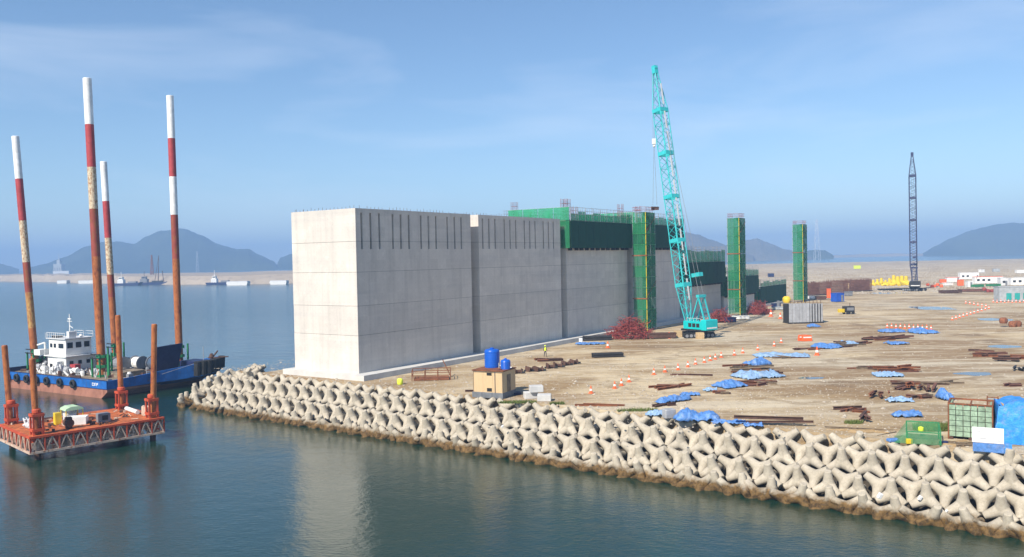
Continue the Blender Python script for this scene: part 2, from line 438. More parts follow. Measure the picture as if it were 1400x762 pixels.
def sea_mat():
    t = NT('sea_water'); v = t.pos()
    a = t.noise(t.mapv(v, (1, 1, 1), (0, 0, R(25))), .55, 4, .55)
    b = t.noise(t.mapv(v, (.8, 1.7, 1), (0, 0, R(-12))), 2.0, 5, .62, .3)
    c = t.noise(v, .05, 3, .5)
    calm = t.ramp(c, (.35, .55), (.65, 1.0))
    h = t.math('ADD', t.math('MULTIPLY', a, .55), t.math('MULTIPLY', t.math('MULTIPLY', b, .40), calm))
    yy = t.math('MULTIPLY', t.math('SUBTRACT', t.sep(v)[1], 140.0), .004)
    chop = t.ramp(yy, (0, 0.0), (1, 1.0))
    big = t.noise(t.mapv(v, (.5, 1.2, 1), (0, 0, R(15))), .30, 4, .6)
    h = t.math('ADD', h, t.math('MULTIPLY', chop, t.math('MULTIPLY', big, 6.0)))
    rg = t.math('ADD', t.math('MULTIPLY', t.ramp(yy, (0, 0.0), (.7, 1.0)), .11), .035); t.l.new(rg, t.p.inputs['Roughness'])
    t.bump(h, .52, .17)
    tb = t.noise(v, .02, 4, .6)
    t.color(t.mix(tb, (.006, .030, .019), (.010, .039, .026)))
    t.p.inputs['IOR'].default_value = 1.65
    return t.fin(.035, 0, .5)
M['sea'] = sea_mat()
def puddle_mat():
    t = NT('puddle_water'); t.color((.10, .085, .07)); return t.fin(.08, 0, .5)
M['puddle'] = puddle_mat()

# ------------------------------------------------------------------ setting: sea, land, far shores
G = 4.2
def add_structure(o): o['kind'] = 'structure'; return o
seam = MB(); S = 6000
seam.add([(-S, -300, 0), (S, -300, 0), (S, 7000, 0), (-S, 7000, 0)], [(0, 1, 2, 3)])
add_structure(seam.build('sea', M['sea']))

# frame of the caisson row: origin at the near corner of the first caisson, x along the row, y into it
SLAB_Z = 4.9
O0 = W(491, 511, SLAB_Z)
DX = Vector((math.cos(PHI), math.sin(PHI), 0)); DY = Vector((-math.sin(PHI), math.cos(PHI), 0))
def row(t, y, z=0.0):
    p = O0 + DX * t + DY * y; p.z = z; return p

# waterline of the mole, from beyond the right edge round the tip
A_ = W(1400, 742, 0); B_ = W(262, 560, 0)
AL = (B_ - A_).normalized()                      # along the mole, towards the tip
IN = Vector((AL.y, -AL.x, 0)).normalized()
if IN.y < 0: IN = -IN                            # landward
START = A_ - AL * 14
LEN = (B_ - START).length
SLOPE_W = 7.6
TIP = B_ + IN * 8.0                              # centre of the round tip
shore_crest = [START + IN * SLOPE_W, START + IN * SLOPE_W + AL * (LEN)]
gp = []
gp.append(START + IN * SLOPE_W - AL * 10)
gp.append(START + IN * SLOPE_W + AL * LEN)
for k in range(1, 8):
    a = PI / 2 * k / 7
    gp.append(TIP + (-IN * math.cos(a) + AL * math.sin(a)) * .6)
gp.append(row(-2, 17)); gp.append(row(60, 16)); gp.append(row(225, 16))
gp.append(W(985, 366, G)); gp.append(W(985, 362, G)); gp.append(W(1500, 352, G)); gp.append(W(2000, 380, G)); gp.append(Vector((120, 40, G)))
bm = bmesh.new()
vs = [bm.verts.new((p.x, p.y, G)) for p in gp]
es = [bm.edges.new((vs[k], vs[(k + 1) % len(vs)])) for k in range(len(vs))]
bmesh.ops.triangle_fill(bm, use_beauty=True, edges=es)
top = list(bm.faces)
for f in top:
    if f.normal.z < 0: f.normal_flip()
r = bmesh.ops.extrude_face_region(bm, geom=top)
for e in r['geom']:
    if isinstance(e, bmesh.types.BMVert): e.co.z = -2.0
bmesh.ops.recalc_face_normals(bm, faces=bm.faces)
me = bpy.data.meshes.new('ground'); bm.to_mesh(me); bm.free(); me.materials.append(M['ground'])
add_structure(link('ground', me))

# the core of the slope under the armour units
cm = MB()
prof = [(0, -1.4), (2.0, -.3), (4.5, 1.2), (7.0, 2.7), (8.6, 3.3)]
N = 60
for k in range(N + 1):
    for (q, z) in prof:
        p = START - AL * 10 + AL * ((LEN + 10) * k / N) + IN * q
        cm.v.append((p.x, p.y, z + random.uniform(-.25, .25)))
for k in range(N):
    for j in range(len(prof) - 1):
        i = k * len(prof) + j; cm.f.append((i, i + 1, i + 1 + len(prof), i + len(prof))); cm.m.append(0)
NA = 14
base = len(cm.v)
for k in range(NA + 1):
    a = PI * 1.0 * k / NA
    dr = (-IN * math.cos(a) + AL * math.sin(a))
    for (q, z) in prof:
        p = TIP + dr * (8.0 - q * .95); cm.v.append((p.x, p.y, z))
for k in range(NA):
    for j in range(len(prof) - 1):
        i = base + k * len(prof) + j; cm.f.append((i, i + 1, i + 1 + len(prof), i + len(prof))); cm.m.append(0)
add_structure(cm.build('revetment_slope', M['core']))

def strip(name, pts, z0, z1, depth, mat, sub=60, rough=.25):
    """a low embankment along a line of ground points, sloped at its front, flat on top"""
    mb = MB(); n = 0; rows = []
    L = []
    for k in range(len(pts) - 1):
        m_ = max(2, int((pts[k + 1] - pts[k]).length / sub))
        for j in range(m_): L.append(pts[k].lerp(pts[k + 1], j / m_))
    L.append(pts[-1])
    for p in L:
        bk = Vector((p.x, p.y, 0)).normalized()
        h = z1 + random.uniform(-rough, rough)
        for q, z in ((0, z0), (random.uniform(6, 12), z0 + (h - z0) * .55), (22, h), (depth, h * 1.02), (depth + 20, z0)):
            w = p + bk * q; mb.v.append((w.x, w.y, z))
    for k in range(len(L) - 1):
        for j in range(4):
            i = k * 5 + j; mb.f.append((i, i + 1, i + 6, i + 5)); mb.m.append(0)
    return add_structure(mb.build(name, mat))
strip('far_shore', [W(-60, 384.5, 0), W(60, 385.5, 0), W(200, 389.5, 0), W(330, 389, 0), W(480, 386, 0), W(640, 381, 0)], -1, 8.6, 420, M['farshore'], 25, .8)
strip('far_breakwater', [W(960, 356.5, 0), W(1200, 351.2, 0), W(1480, 345.6, 0)], -1, 8.5, 160, M['breakwater'], 60, 2.2)

def hill(name, prof_px, dist, depth, mat, base_z=0, seed=0, rough=.06):
    """a wooded hill whose ridge runs through the given skyline points"""
    pts = [WD(x, y, dist) for x, y in prof_px]
    nx, ny = 150, 30
    mb = MB()
    x0, x1 = pts[0].x, pts[-1].x
    for i in range(nx + 1):
        X = x0 + (x1 - x0) * i / nx
        for k in range(len(pts) - 1):
            if pts[k].x <= X <= pts[k + 1].x + 1e-6:
                u = (X - pts[k].x) / max(1e-6, pts[k + 1].x - pts[k].x)
                u = u * u * (3 - 2 * u) * .5 + u * .5
                H = pts[k].z * (1 - u) + pts[k + 1].z * u; break
        for j in range(ny + 1):
            v = j / ny; Y = dist + (v - .35) * depth
            ridge = .35 + .10 * noise.noise(Vector((X * .004, seed, 1)))
            q = (v / ridge) if v < ridge else (1 - v) / (1 - ridge)
            q = max(0, min(1, q)); s = math.sin(q * PI / 2) ** .8
            nz = noise.fractal(Vector((X * .012, Y * .012, seed)), 1, 2, 5) * rough
            tz = (noise.noise(Vector((X * .06, Y * .06, seed))) * 5.0 + noise.noise(Vector((X * .2, Y * .2, seed))) * 3.0) * min(1, H / 40)
            z = (H - base_z) * s * (1 + nz * (1.0 - .75 * s)) + tz * (.5 if s > .1 else 0)
            mb.v.append((X * Y / dist, Y, base_z - 2 + max(0, z) + (2 if s > .02 else 0)))
    for i in range(nx):
        for j in range(ny):
            a = i * (ny + 1) + j; mb.f.append((a, a + ny + 1, a + ny + 2, a + 1)); mb.m.append(0)
    return add_structure(mb.build(name, mat, smooth=True))
hill('wooded_hill', [(40, 366), (62, 361), (88, 352), (118, 337), (140, 331), (160, 330), (184, 334), (200, 324), (218, 316), (250, 313.5), (275, 322), (300, 335), (325, 341), (340, 340), (352, 348), (374, 357), (382, 367)], 2900, 900, M['forest'], seed=3)
hill('wooded_hill', [(376, 366), (384, 352), (400, 347), (430, 341), (470, 343), (520, 362)], 3000, 700, M['forest'], seed=5)
hill('wooded_hill', [(-80, 368), (-40, 361), (0, 360.5), (12, 364), (26, 368)], 3100, 500, M['forest'], seed=8)
hill('bare_hill', [(880, 352), (910, 330), (935, 318), (955, 321), (975, 329), (1000, 338), (1030, 350)], 2300, 700, M['quarry'], seed=11)
hill('bare_hill', [(960, 352), (985, 338), (1010, 330), (1035, 326.5), (1055, 334), (1072, 341), (1090, 344), (1110, 349)], 2600, 700, M['quarry'], seed=13)
hill('wooded_hill', [(1098, 349), (1106, 342.5), (1116, 342), (1128, 342.5), (1136, 347), (1140, 350)], 2500, 200, M['forest'], seed=15)
hill('wooded_hill', [(1262, 346), (1280, 336), (1300, 326), (1325, 316), (1345, 311), (1365, 307), (1385, 304), (1402, 306), (1440, 318), (1500, 345)], 3000, 900, M['forest'], seed=17)

# ------------------------------------------------------------------ haze
def haze():
    m = bpy.data.materials.new('haze_air'); m.use_nodes = True
    n, l = m.node_tree.nodes, m.node_tree.links; n.clear()
    o = n.new('ShaderNodeOutputMaterial'); p = n.new('ShaderNodeVolumePrincipled')
    p.inputs['Color'].default_value = (.35, .56, .90, 1); p.inputs['Density'].default_value = HAZE_DENSITY
    p.inputs['Anisotropy'].default_value = .0
    l.new(p.outputs[0], o.inputs['Volume'])
    mb = MB(); mb.b2((-S - 40, -340, -4), (S + 40, 7040, 175))
    ob = mb.build('haze', m); ob['kind'] = 'stuff'; ob['label'] = 'thin blue sea haze over the whole site'
HAZE_DENSITY = 0.00042
haze()

# ------------------------------------------------------------------ tetrapods of the mole
def tetra_mesh(H=2.0):
    mb = MB(); l = .60 * H
    dirs = [Vector((0, 0, 1))] + [Vector((math.sqrt(8) / 3 * math.cos(a), math.sqrt(8) / 3 * math.sin(a), -1 / 3)) for a in (PI / 2, PI / 2 + 2 * PI / 3, PI / 2 + 4 * PI / 3)]
    for d in dirs:
        rt = d.to_track_quat('Z', 'Y').to_euler()
        mb.lathe([(.240 * H, -.12 * H), (.235 * H, .10 * H), (.180 * H, .30 * H), (.140 * H, .58 * H), (.133 * H, .607 * H), (.118 * H, .615 * H)], n=16, rot=rt)
    me = mb.mesh('tetrapod_source', M['tetra'])
    o = bpy.data.objects.new('tetrapod_source', me); COL.objects.link(o)
    r = o.modifiers.new('r', 'REMESH'); r.mode = 'VOXEL'; r.voxel_size = .036 * H / 2
    s = o.modifiers.new('s', 'SMOOTH'); s.factor = .5; s.iterations = 1
    dg = bpy.context.evaluated_depsgraph_get()
    m2 = bpy.data.meshes.new_from_object(o.evaluated_get(dg))
    bpy.data.objects.remove(o); bpy.data.meshes.remove(me)
    m2.polygons.foreach_set('use_smooth', [True] * len(m2.polygons)); m2.name = 'tetrapod'
    m2.materials.clear(); m2.materials.append(M['tetra'])
    return m2
TETRA = tetra_mesh()
ALANG = math.atan2(-AL.y, -AL.x)                 # x of a unit runs along the mole, y points landward
def tetrapod(p, ang, up, tilt, label, group, jit=1.0):
    o = link('tetrapod', TETRA)
    j = lambda s: R(random.uniform(-s, s) * jit)
    m = Matrix.Rotation(ang + j(7), 4, 'Z') @ Matrix.Rotation(tilt + j(5), 4, 'X') @ Matrix.Rotation(j(5), 4, 'Y')
    if not up: m = m @ Matrix.Rotation(R(-125.3), 4, 'X')
    o.matrix_world = Matrix.Translation(p + Vector((random.uniform(-.08, .08), random.uniform(-.08, .08), random.uniform(-.06, .06)))) @ m
    return tag(o, label, 'tetrapod', group)
PITCH_T = 2.3
NT_ = int((LEN + 3) / PITCH_T)
rows_t = [   # distance in from the waterline, height, upright, tilt, offset along, label, group
    (.85, .22, False, R(2), 1.15, 'weed stained tetrapod half under water along the foot of the mole', 'tetrapods at the waterline'),
    (.95, .42, True, R(14), 0.0, 'weed stained tetrapod stub showing between the half sunk ones at the foot of the mole', 'tetrapod stubs at the waterline'),
    (1.95, 1.40, True, R(16), 0.55, 'pale tetrapod standing leg up in the lower row of the mole', 'lower row of upright tetrapods'),
    (2.75, 1.75, False, R(8), 1.7, 'pale tetrapod with legs in a V between the lower upright units', 'lower row of inverted tetrapods'),
    (4.4, 2.70, True, R(16), 0.2, 'pale tetrapod standing leg up in the upper row of the mole', 'upper row of upright tetrapods'),
    (5.2, 3.05, False, R(8), 1.35, 'pale tetrapod with legs in a V between the upper upright units', 'upper row of inverted tetrapods'),
    (7.1, 3.45, False, R(4), .9, 'tetrapod of the crest row sunk level with the edge of the yard', 'crest row of tetrapods'),
]
for q, z, up, ti, off, lab, grp in rows_t:
    for k in range(NT_):
        s = 3.5 + k * PITCH_T + off
        if s > LEN + .6: continue
        p = START + AL * s + IN * q; p.z = z
        tetrapod(p, ALANG + (random.uniform(-.35, .35) if z < .5 else 0), up, ti, lab, grp, 3.0 if z < .5 else (1.7 if q > 7 else 1.0))
for px, py, ti in ((1378, 634, 10), (1172, 609, 24), (930, 574, -12)):
    tetrapod(W(px, py, 3.5), ALANG + ti * .03, True, R(ti), {1378: 'tetrapod standing upright on the crest in front of the notice board', 1172: 'tetrapod tilted on the crest left of the green netted skip', 930: 'tetrapod on the crest beside the grey box'}[px], 'odd tetrapods on the crest')
# round the tip
for j, (rad, z, n, up) in enumerate(((8.0, .2, 9, True), (6.3, 1.5, 7, True), (4.6, 2.6, 6, False), (2.9, 3.3, 4, False))):
    for k in range(n):
        a = R(14) + (R(165) - R(14)) * (k + .5) / n
        dr = (-IN * math.cos(a) + AL * math.sin(a)); p = TIP + dr * rad; p.z = z
        tetrapod(p, math.atan2(-dr.y, -dr.x) - PI / 2 , up, R(14), 'tetrapod piled round the tip of the mole beside the moored barge', 'tetrapods round the tip', 2.0)
bk0, bk1 = TIP + IN * 3.5 + AL * 1.0, row(-3, 17.5)
for k in range(9):
    p = bk0.lerp(bk1, k / 8); p.z = 3.9
    tetrapod(p, ALANG + k, False, R(6), 'tetrapod along the far edge of the mole behind the pale end wall', 'tetrapods on the far edge', 2.5)

# ------------------------------------------------------------------ caissons
CL, CWID, GAP, PER = 24.3, 12.0, 2.0, 26.3
SLOTS = [.9, 2.55, 4.2, 6.8, 8.4, 10.05, 12.6, 14.25, 15.9, 18.5, 20.2, 21.8]
LIFTS = [4.85, 3.80, 4.35, 3.95, 4.25]
def notched(mb, z0, z1, bottom=True, top=True):
    """plan of a lift whose long face (y = 0) carries the vertical slots"""
    poly = [(0, 0)]
    for s in SLOTS: poly += [(s, 0), (s, .8), (s + .36, .8), (s + .36, 0)]
    poly += [(CL, 0), (CL, CWID), (0, CWID)]
    mb.prism(poly, z0, z1, 0, bottom, top)
def make_caisson(idx, lifts, label, slots=True):
    r = thing('concrete_caisson', label, 'caisson', row(idx * PER, 0, SLAB_Z), PHI, 'concrete caissons in a row')
    z = 0; n = len(lifts)
    for k, h in enumerate(lifts):
        mb = MB(); ins = .0 + .012 * (k % 2)
        z1 = z + h - .038
        if slots and k == n - 1:
            notched(mb, z, z1 - .55, True, False); mb.b2((0, 0, z1 - .55), (CL, CWID, z1))
        elif slots and k == n - 2:
            mb.b2((0, 0, z), (CL, CWID, z1 - 1.0)); notched(mb, z1 - 1.0, z1, False, True)
        else:
            mb.b2((ins, ins, z), (CL - ins, CWID - ins, z1))
        mb.build('concrete_lift', M['caisson'], r)
        if k < n - 1:
            MB().b2((.06, .06, z1), (CL - .06, CWID - .06, z + h)).build('construction_joint', M['greyblock'], r)
        z += h
    MB().b2((-1.3, -2.1, -.72), (PER - 1.33, CWID + 1, -.004)).build('base_slab', M['slab'], r)
    mb = MB()
    for k in range(34):
        for yy in (.35, CWID - .35): 
            if random.random() < .8: mb.tube((.4 + k * .71, yy, z - .1), (.4 + k * .71 + random.uniform(-.03, .03), yy, z + random.uniform(.15, .45)), .02, 4)
    for k in range(16):
        mb.tube((.3, .5 + k * .72, z - .1), (.3, .5 + k * .72, z + random.uniform(.15, .4)), .02, 4)
    o = mb.build('starter_bar', M['darkrust'], r); o['kind'] = 'stuff'
    return r, z
CLAB = ['finished concrete caisson at the water end of the row, its end wall sunlit',
        'finished concrete caisson with open slots, second from the water end',
        'concrete caisson topped by green netting, behind the big red rebar heap',
        'concrete caisson topped by green netting, behind the turquoise crane boom',
        'half built caisson netted at mid height, between the crane and the middle stair tower',
        'low caisson behind the middle green stair tower',
        'lowest caisson, netted down to its slab, left of the far green stair tower']
CH = []
for i in range(7):
    if i < 4: lf = LIFTS
    else: lf = {4: LIFTS[:3] , 5: LIFTS[:2], 6: [4.4]}[i]
    r, z = make_caisson(i, lf, CLAB[i], i < 4); CH.append(z)

def rebar_cage(parent, x, y, z, h=2.2, w=.9):
    mb = MB()
    for a in (0, w / 2, w):
        for b in (0, w): mb.tube((x + a, y + b, z), (x + a, y + b, z + h), .035, 4)
    for k in range(5):
        zz = z + .2 + k * h / 5.4
        for p, q in (((0, 0), (w, 0)), ((w, 0), (w, w)), ((w, w), (0, w)), ((0, w), (0, 0))):
            mb.tube((x + p[0], y + p[1], zz), (x + q[0], y + q[1], zz), .025, 4)
    return mb.build('rebar_cage', M['rebar'], parent)

BRACKET = MB().b2((-.12, -.75, -.42), (.12, 0, .2)).mesh('bracket', M['black'])
def netted_formwork(i, z0, z1, zr, label, pale_end=True):
    """climbing form wrapped in net round the top of caisson i: skirt z0..z1, railing up to zr (above the slab)"""
    r = thing('climbing_formwork', label, 'formwork', row(i * PER, 0, SLAB_Z), PHI, 'netted climbing formwork on the caissons')
    o_ = 1.15; nb = 9; bw = (CL + .7) / nb
    for k in range(nb):
        MB().b2((-.35 + k * bw + .03, -o_ - .06, z0), (-.35 + (k + 1) * bw - .03, -o_, z1)).build('net_panel', M['netshade'], r)
    for k in range(4):
        w = (CWID + o_) / 4
        MB().b2((-.62, -o_ + k * w + .05, z0), (-.56, -o_ + (k + 1) * w - .05, z1)).build('end_net_panel', M['netgreen'], r)  # sunlit end: brighter copy of the same net
    mb = MB(); mb.b2((-.55, -o_ + .02, z1 - .25), (CL + .35, -.06, z1 - .12)); mb.b2((-.55, -o_ + .02, z0 + .2), (CL + .35, -.06, z0 + .3)); mb.b2((-.55, 0, z1 - .25), (-.06, CWID, z1 - .12))
    mb.build('work_platform', M['darkrust'], r)
    for k in range(12):
        link('bracket', BRACKET, r, (.8 + k * 2.05 + random.uniform(-.2, .2), -.06, z0))
    # railing with pale net
    for k in range(nb):
        x0, x1 = -.45 + k * bw, -.45 + (k + 1) * bw
        MB().tube((x0, -o_ - .1, z1), (x0, -o_ - .1, zr), .05, 5).build('rail_post', M['galv'], r)
        MB().b2((x0 + .06, -o_ - .10, z1 + .05), (x1 - .06, -o_ - .07, zr - .7 - .5 * random.random())).build('rail_net', M['netpale'], r)
    mb = MB()
    for zz in (zr, zr - .6, zr - 1.2): mb.tube((-.6, -o_ - .16, zz), (CL + .3, -o_ - .16, zz), .035, 5); mb.tube((-.66, -o_, zz), (-.66, CWID + .3, zz), .035, 5); mb.tube((-.6, CWID + o_, zz), (CL + .3, CWID + o_, zz), .035, 5)
    for k in range(30): mb.tube((-.3 + k * .85, -o_ - .13, z1), (-.3 + k * .85, -o_ - .13, zr + random.uniform(-.2, .25)), .03, 4); mb.tube((-.3 + k * .85, CWID + o_, z1), (-.3 + k * .85, CWID + o_, zr), .03, 4)
    mb.build('guard_rail', M['galv'], r)
    for k in range(4):
        w = (CWID + o_) / 4
        MB().b2((-.72, -o_ + k * w + .05, z1 + .05), (-.69, -o_ + (k + 1) * w - .05, zr)).build('end_rail_net', M['netpale'], r)
    return r
f3 = netted_formwork(2, 16.0, 20.9, 23.3, 'green netting and railing on the third caisson, left of the near stair tower')
f4 = netted_formwork(3, 16.0, 20.9, 23.3, 'green netting and railing behind the turquoise boom, right of the near stair tower')
f5 = netted_formwork(4, 7.3, 12.6, 16.2, 'green netting at mid height between the crane boom and the middle stair tower')
f6 = netted_formwork(5, 3.6, 8.4, 11.0, 'low green netting just right of the middle stair tower')
f7 = netted_formwork(6, .15, 5.0, 7.2, 'lowest green netting, reaching the slab left of the far stair tower')
for fr, x, y in ((f3, .2, CWID - 1), (f3, .2, .2), (f3, 1.2, .2), (f3, 22.6, .3), (f4, 6, 1), (f4, 22, .3), (f3, 22.6, CWID - 1)):
    rebar_cage(fr, x, y, 20.9, 4.0)
for k in range(5): rebar_cage(f5, 2 + k * 4.6, 1, 12.2, 3.0)

# ------------------------------------------------------------------ green stair towers
def stair_tower(p, H, lx, w, label, nlev=11):
    """lx along the row, w across it"""
    r = thing('stair_tower', label, 'scaffold tower', p, PHI, 'netted stair towers in front of the caissons')
    h = H / nlev
    for x in (0, lx / 2, lx):
        for y in (0, w): MB().tube((x, y, 0), (x, y, H), .07, 6).build('post', M['yellow' if (x == 0 and y == 0) else 'galv'], r)
    for k in range(nlev):
        z0, z1 = k * h + .06, (k + 1) * h - .06
        lo = .5 if k == 0 else 0
        for q in range(2):
            MB().b2((q * lx / 2 + .06, -.09, z0 + lo), ((q + 1) * lx / 2 - .06, -.07, z1)).build('net_panel', M[random.choice(('netgreen', 'netgreen', 'netgreen2'))], r)
        MB().b2((-.09, .06, z0 + lo), (-.07, w - .06, z1)).build('net_panel', M[random.choice(('netgreen', 'netgreen', 'netgreen2'))], r)
        MB().b2((lx + .07, .06, z0 + lo), (lx + .09, w - .06, z1)).build('net_panel', M[random.choice(('netgreen', 'netgreen', 'netgreen2'))], r)
        MB().b2((.1, .1, z1 - .02), (lx - .1, w * .45, z1 + .05)).build('landing', M['black'], r)
        a, b = (.5, lx - .5) if k % 2 else (lx - .5, .5)
        MB().bar((a, .55, z0), (b, .55, z1), .7, .22).build('stair_flight', M['black'], r)
    for k in range(1, nlev):
        big = k in (3, 7)
        mb = MB(); q = .12 if big else .05
        mb.b2((-.14, -.16, k * h - q), (lx + .14 if not big else .5, -.10, k * h + q)); mb.b2((-.16, -.1, k * h - q), (-.10, w + .14, k * h + q))
        mb.build('ledger', M['rust' if big else 'green'], r)
    for k in range(0, nlev, 3):
        MB().tube((.2, -.15, (k + .3) * h), (lx, -.15, (k + 1.6) * h), .045, 4).build('brace', M['rust' if k % 2 else 'green'], r)
    mb = MB()
    for k in range(6):
        for y in (.1, w - .1): mb.tube((.2 + k * lx / 6.5, y, H - .3), (.2 + k * lx / 6.5, y, H + 1.1), .03, 4)
    for zz in (H + .5, H + 1.05):
        for a, b in (((0, 0), (lx, 0)), ((0, 0), (0, w)), ((lx, 0), (lx, w)), ((0, w), (lx, w))): mb.tube((*a, zz), (*b, zz), .035, 4)
    mb.build('top_rail', M['rebar'], r)
    return r
stair_tower(row(76.4, -4.4, G), 23.8, 4.3, 2.9, 'green netted stair tower beside the big red rebar heap, nearest of the three')
stair_tower(W(1020, 431, G) - DX * 4.3, 23.8, 4.3, 2.9, 'green netted stair tower with red top rails, between turquoise crane and steel form')
stair_tower(W(1104, 412, G) - DX * 4.6, 23.8, 4.6, 3.0, 'green netted stair tower farthest down the row, alone against the sky')

# ------------------------------------------------------------------ lattice booms and cranes
def boom_frame(p0, p1, side):
    ax = (p1 - p0).normalized(); u = side.normalized(); u = (u - ax * u.dot(ax)).normalized(); return ax, u, ax.cross(u)
def lattice(mb, p0, p1, side, w0, w1, nb, rc=.07, rb=.04):
    ax, u, v = boom_frame(p0, p1, side); L = (p1 - p0).length; S4 = ((1, 1), (1, -1), (-1, -1), (-1, 1))
    def ring(k):
        t = k / nb; w = (w0 * (1 - t) + w1 * t) / 2; c = p0 + ax * (L * t)
        return [c + u * a * w + v * b * w for a, b in S4]
    pr = ring(0)
    for k in range(1, nb + 1):
        q = ring(k)
        for i in range(4):
            mb.tube(pr[i], q[i], rc, 5, cap=False)
            j = (i + 1) % 4
            if k % 2: mb.tube(pr[i], q[j], rb, 4, cap=False)
            else: mb.tube(pr[j], q[i], rb, 4, cap=False)
            if k % 4 == 0 or k == nb: mb.tube(q[i], q[j], rb, 4, cap=False)
        pr = q

def crawler(r, sc, body, lat, cabmat, ang, cw=None):
    cw = cw or body
    """tracks and house of a lattice boom crawler crane in r's own frame, front to +x"""
    for sd in (-1, 1):
        prof = [(-3.0 * sc, .45 * sc), (-2.75 * sc, .1), (2.75 * sc, .1), (3.0 * sc, .45 * sc), (2.8 * sc, .95 * sc), (-2.8 * sc, .95 * sc)]
        y0 = sd * 1.75 * sc
        t = MB().xprism(prof, y0 - .42 * sc, y0 + .42 * sc).build('track', M['rubber'], r)
        w = MB()
        for k in range(7):
            x = (-2.4 + k * .8) * sc; w.tube((x, y0 - .47 * sc, .45 * sc), (x, y0 + .47 * sc, .45 * sc), .3 * sc, 10)
        w.build('road_wheel', M['grey'], t)
        sh = MB()
        for k in range(16):
            x = (-2.65 + k * .353) * sc; sh.b2((x - .1, y0 - .44 * sc, .94 * sc), (x + .1, y0 + .44 * sc, .99 * sc))
        sh.build('track_shoe', M['black'], t)
    MB().b2((-1.6 * sc, -1.35 * sc, .35 * sc), (1.6 * sc, 1.35 * sc, .9 * sc)).lathe([(1.1 * sc, .9 * sc), (1.1 * sc, 1.2 * sc)], n=18).build('car_body', M['black'], r)
    up = thing_part('upper_works', r, ang)
    bevel(MB().b2((-3.3 * sc, -1.5 * sc, 1.2 * sc), (2.2 * sc, 1.5 * sc, 1.55 * sc)).build('turntable', M['black'], up), .03)
    bevel(MB().b2((-2.6 * sc, -1.5 * sc, 1.56 * sc), (1.0 * sc, -.55 * sc, 3.0 * sc)).b2((-2.6 * sc, .55 * sc, 1.56 * sc), (1.6 * sc, 1.5 * sc, 3.0 * sc)).b2((-2.6 * sc, -.55 * sc, 1.56 * sc), (-.4 * sc, .55 * sc, 2.5 * sc)).build('engine_house', body, up), .06, 2)
    bevel(MB().b2((-3.9 * sc, -1.6 * sc, 1.45 * sc), (-2.62 * sc, 1.6 * sc, 3.35 * sc)).build('counterweight', cw, up), .12, 2)
    bevel(MB().xprism([(1.05 * sc, 1.5 * sc), (2.5 * sc, 1.5 * sc), (2.65 * sc, 2.2 * sc), (2.2 * sc, 3.3 * sc), (1.05 * sc, 3.35 * sc)], -1.55 * sc, -.6 * sc).build('cab', cabmat, up), .04)
    MB().b2((1.25 * sc, -1.58 * sc, 2.25 * sc), (2.15 * sc, -1.552 * sc, 3.15 * sc)).xprism([(2.49 * sc, 2.62 * sc), (2.66 * sc, 2.2 * sc), (2.68 * sc, 2.2 * sc), (2.24 * sc, 3.2 * sc), (2.22 * sc, 3.2 * sc)], -1.48 * sc, -.67 * sc).build('cab_window', M['glass'], up)
    for sd in (-1, 1):
        for k in range(3): MB().b2(((-2.3 + k * .95) * sc, sd * 1.505 * sc - .02, 1.95 * sc), ((-1.55 + k * .95) * sc, sd * 1.505 * sc + .02, 2.65 * sc)).build('grille', M['black'], up)
        hr = MB(); hr.tube((-2.5 * sc, sd * 1.4 * sc, 3.55 * sc), (.9 * sc, sd * 1.4 * sc, 3.55 * sc), .03, 5)
        for k in range(5): hr.tube(((-2.5 + k * .85) * sc, sd * 1.4 * sc, 3.0 * sc), ((-2.5 + k * .85) * sc, sd * 1.4 * sc, 3.55 * sc), .025, 5)
        hr.build('handrail', M['whitegrey'], up)
    MB().b2((-3.93 * sc, -1.3 * sc, 1.75 * sc), (-3.905 * sc, 1.3 * sc, 2.0 * sc)).build('warning_stripe', M['white'], up)
    MB().tube((-1.9 * sc, .9 * sc, 3.0 * sc), (-1.9 * sc, .9 * sc, 3.9 * sc), .09, 8).build('exhaust', M['black'], up)
    g = MB()
    for y in (-.75 * sc, .75 * sc):
        g.bar((-2.9 * sc, y, 3.0 * sc), (-1.5 * sc, y, 7.4 * sc), .22 * sc, .22 * sc); g.bar((.2 * sc, y, 2.9 * sc), (-1.5 * sc, y, 7.4 * sc), .2 * sc, .2 * sc)
    for k in range(4):
        t = .25 + k * .22; g.bar((-2.9 * sc + 1.4 * sc * t, -.75 * sc, 3 * sc + 3.6 * sc * t), (-2.9 * sc + 1.4 * sc * t, .75 * sc, 3 * sc + 3.6 * sc * t), .14, .14)
    g.b2((-1.8 * sc, -.95 * sc, 7.3 * sc), (-1.1 * sc, .95 * sc, 7.8 * sc))
    g.build('gantry', lat, up)
    dr = MB(); dr.tube((-.1 * sc, -.5 * sc, 2.35 * sc), (-.1 * sc, .5 * sc, 2.35 * sc), .42 * sc, 12); dr.tube((.9 * sc, -.5 * sc, 2.2 * sc), (.9 * sc, .5 * sc, 2.2 * sc), .36 * sc, 12); dr.build('winch_drum', M['darkrust'], up)
    return up
def thing_part(name, parent, rz):
    o = bpy.data.objects.new(name, None); COL.objects.link(o); o.parent = parent; o.rotation_euler = (0, 0, rz); return o

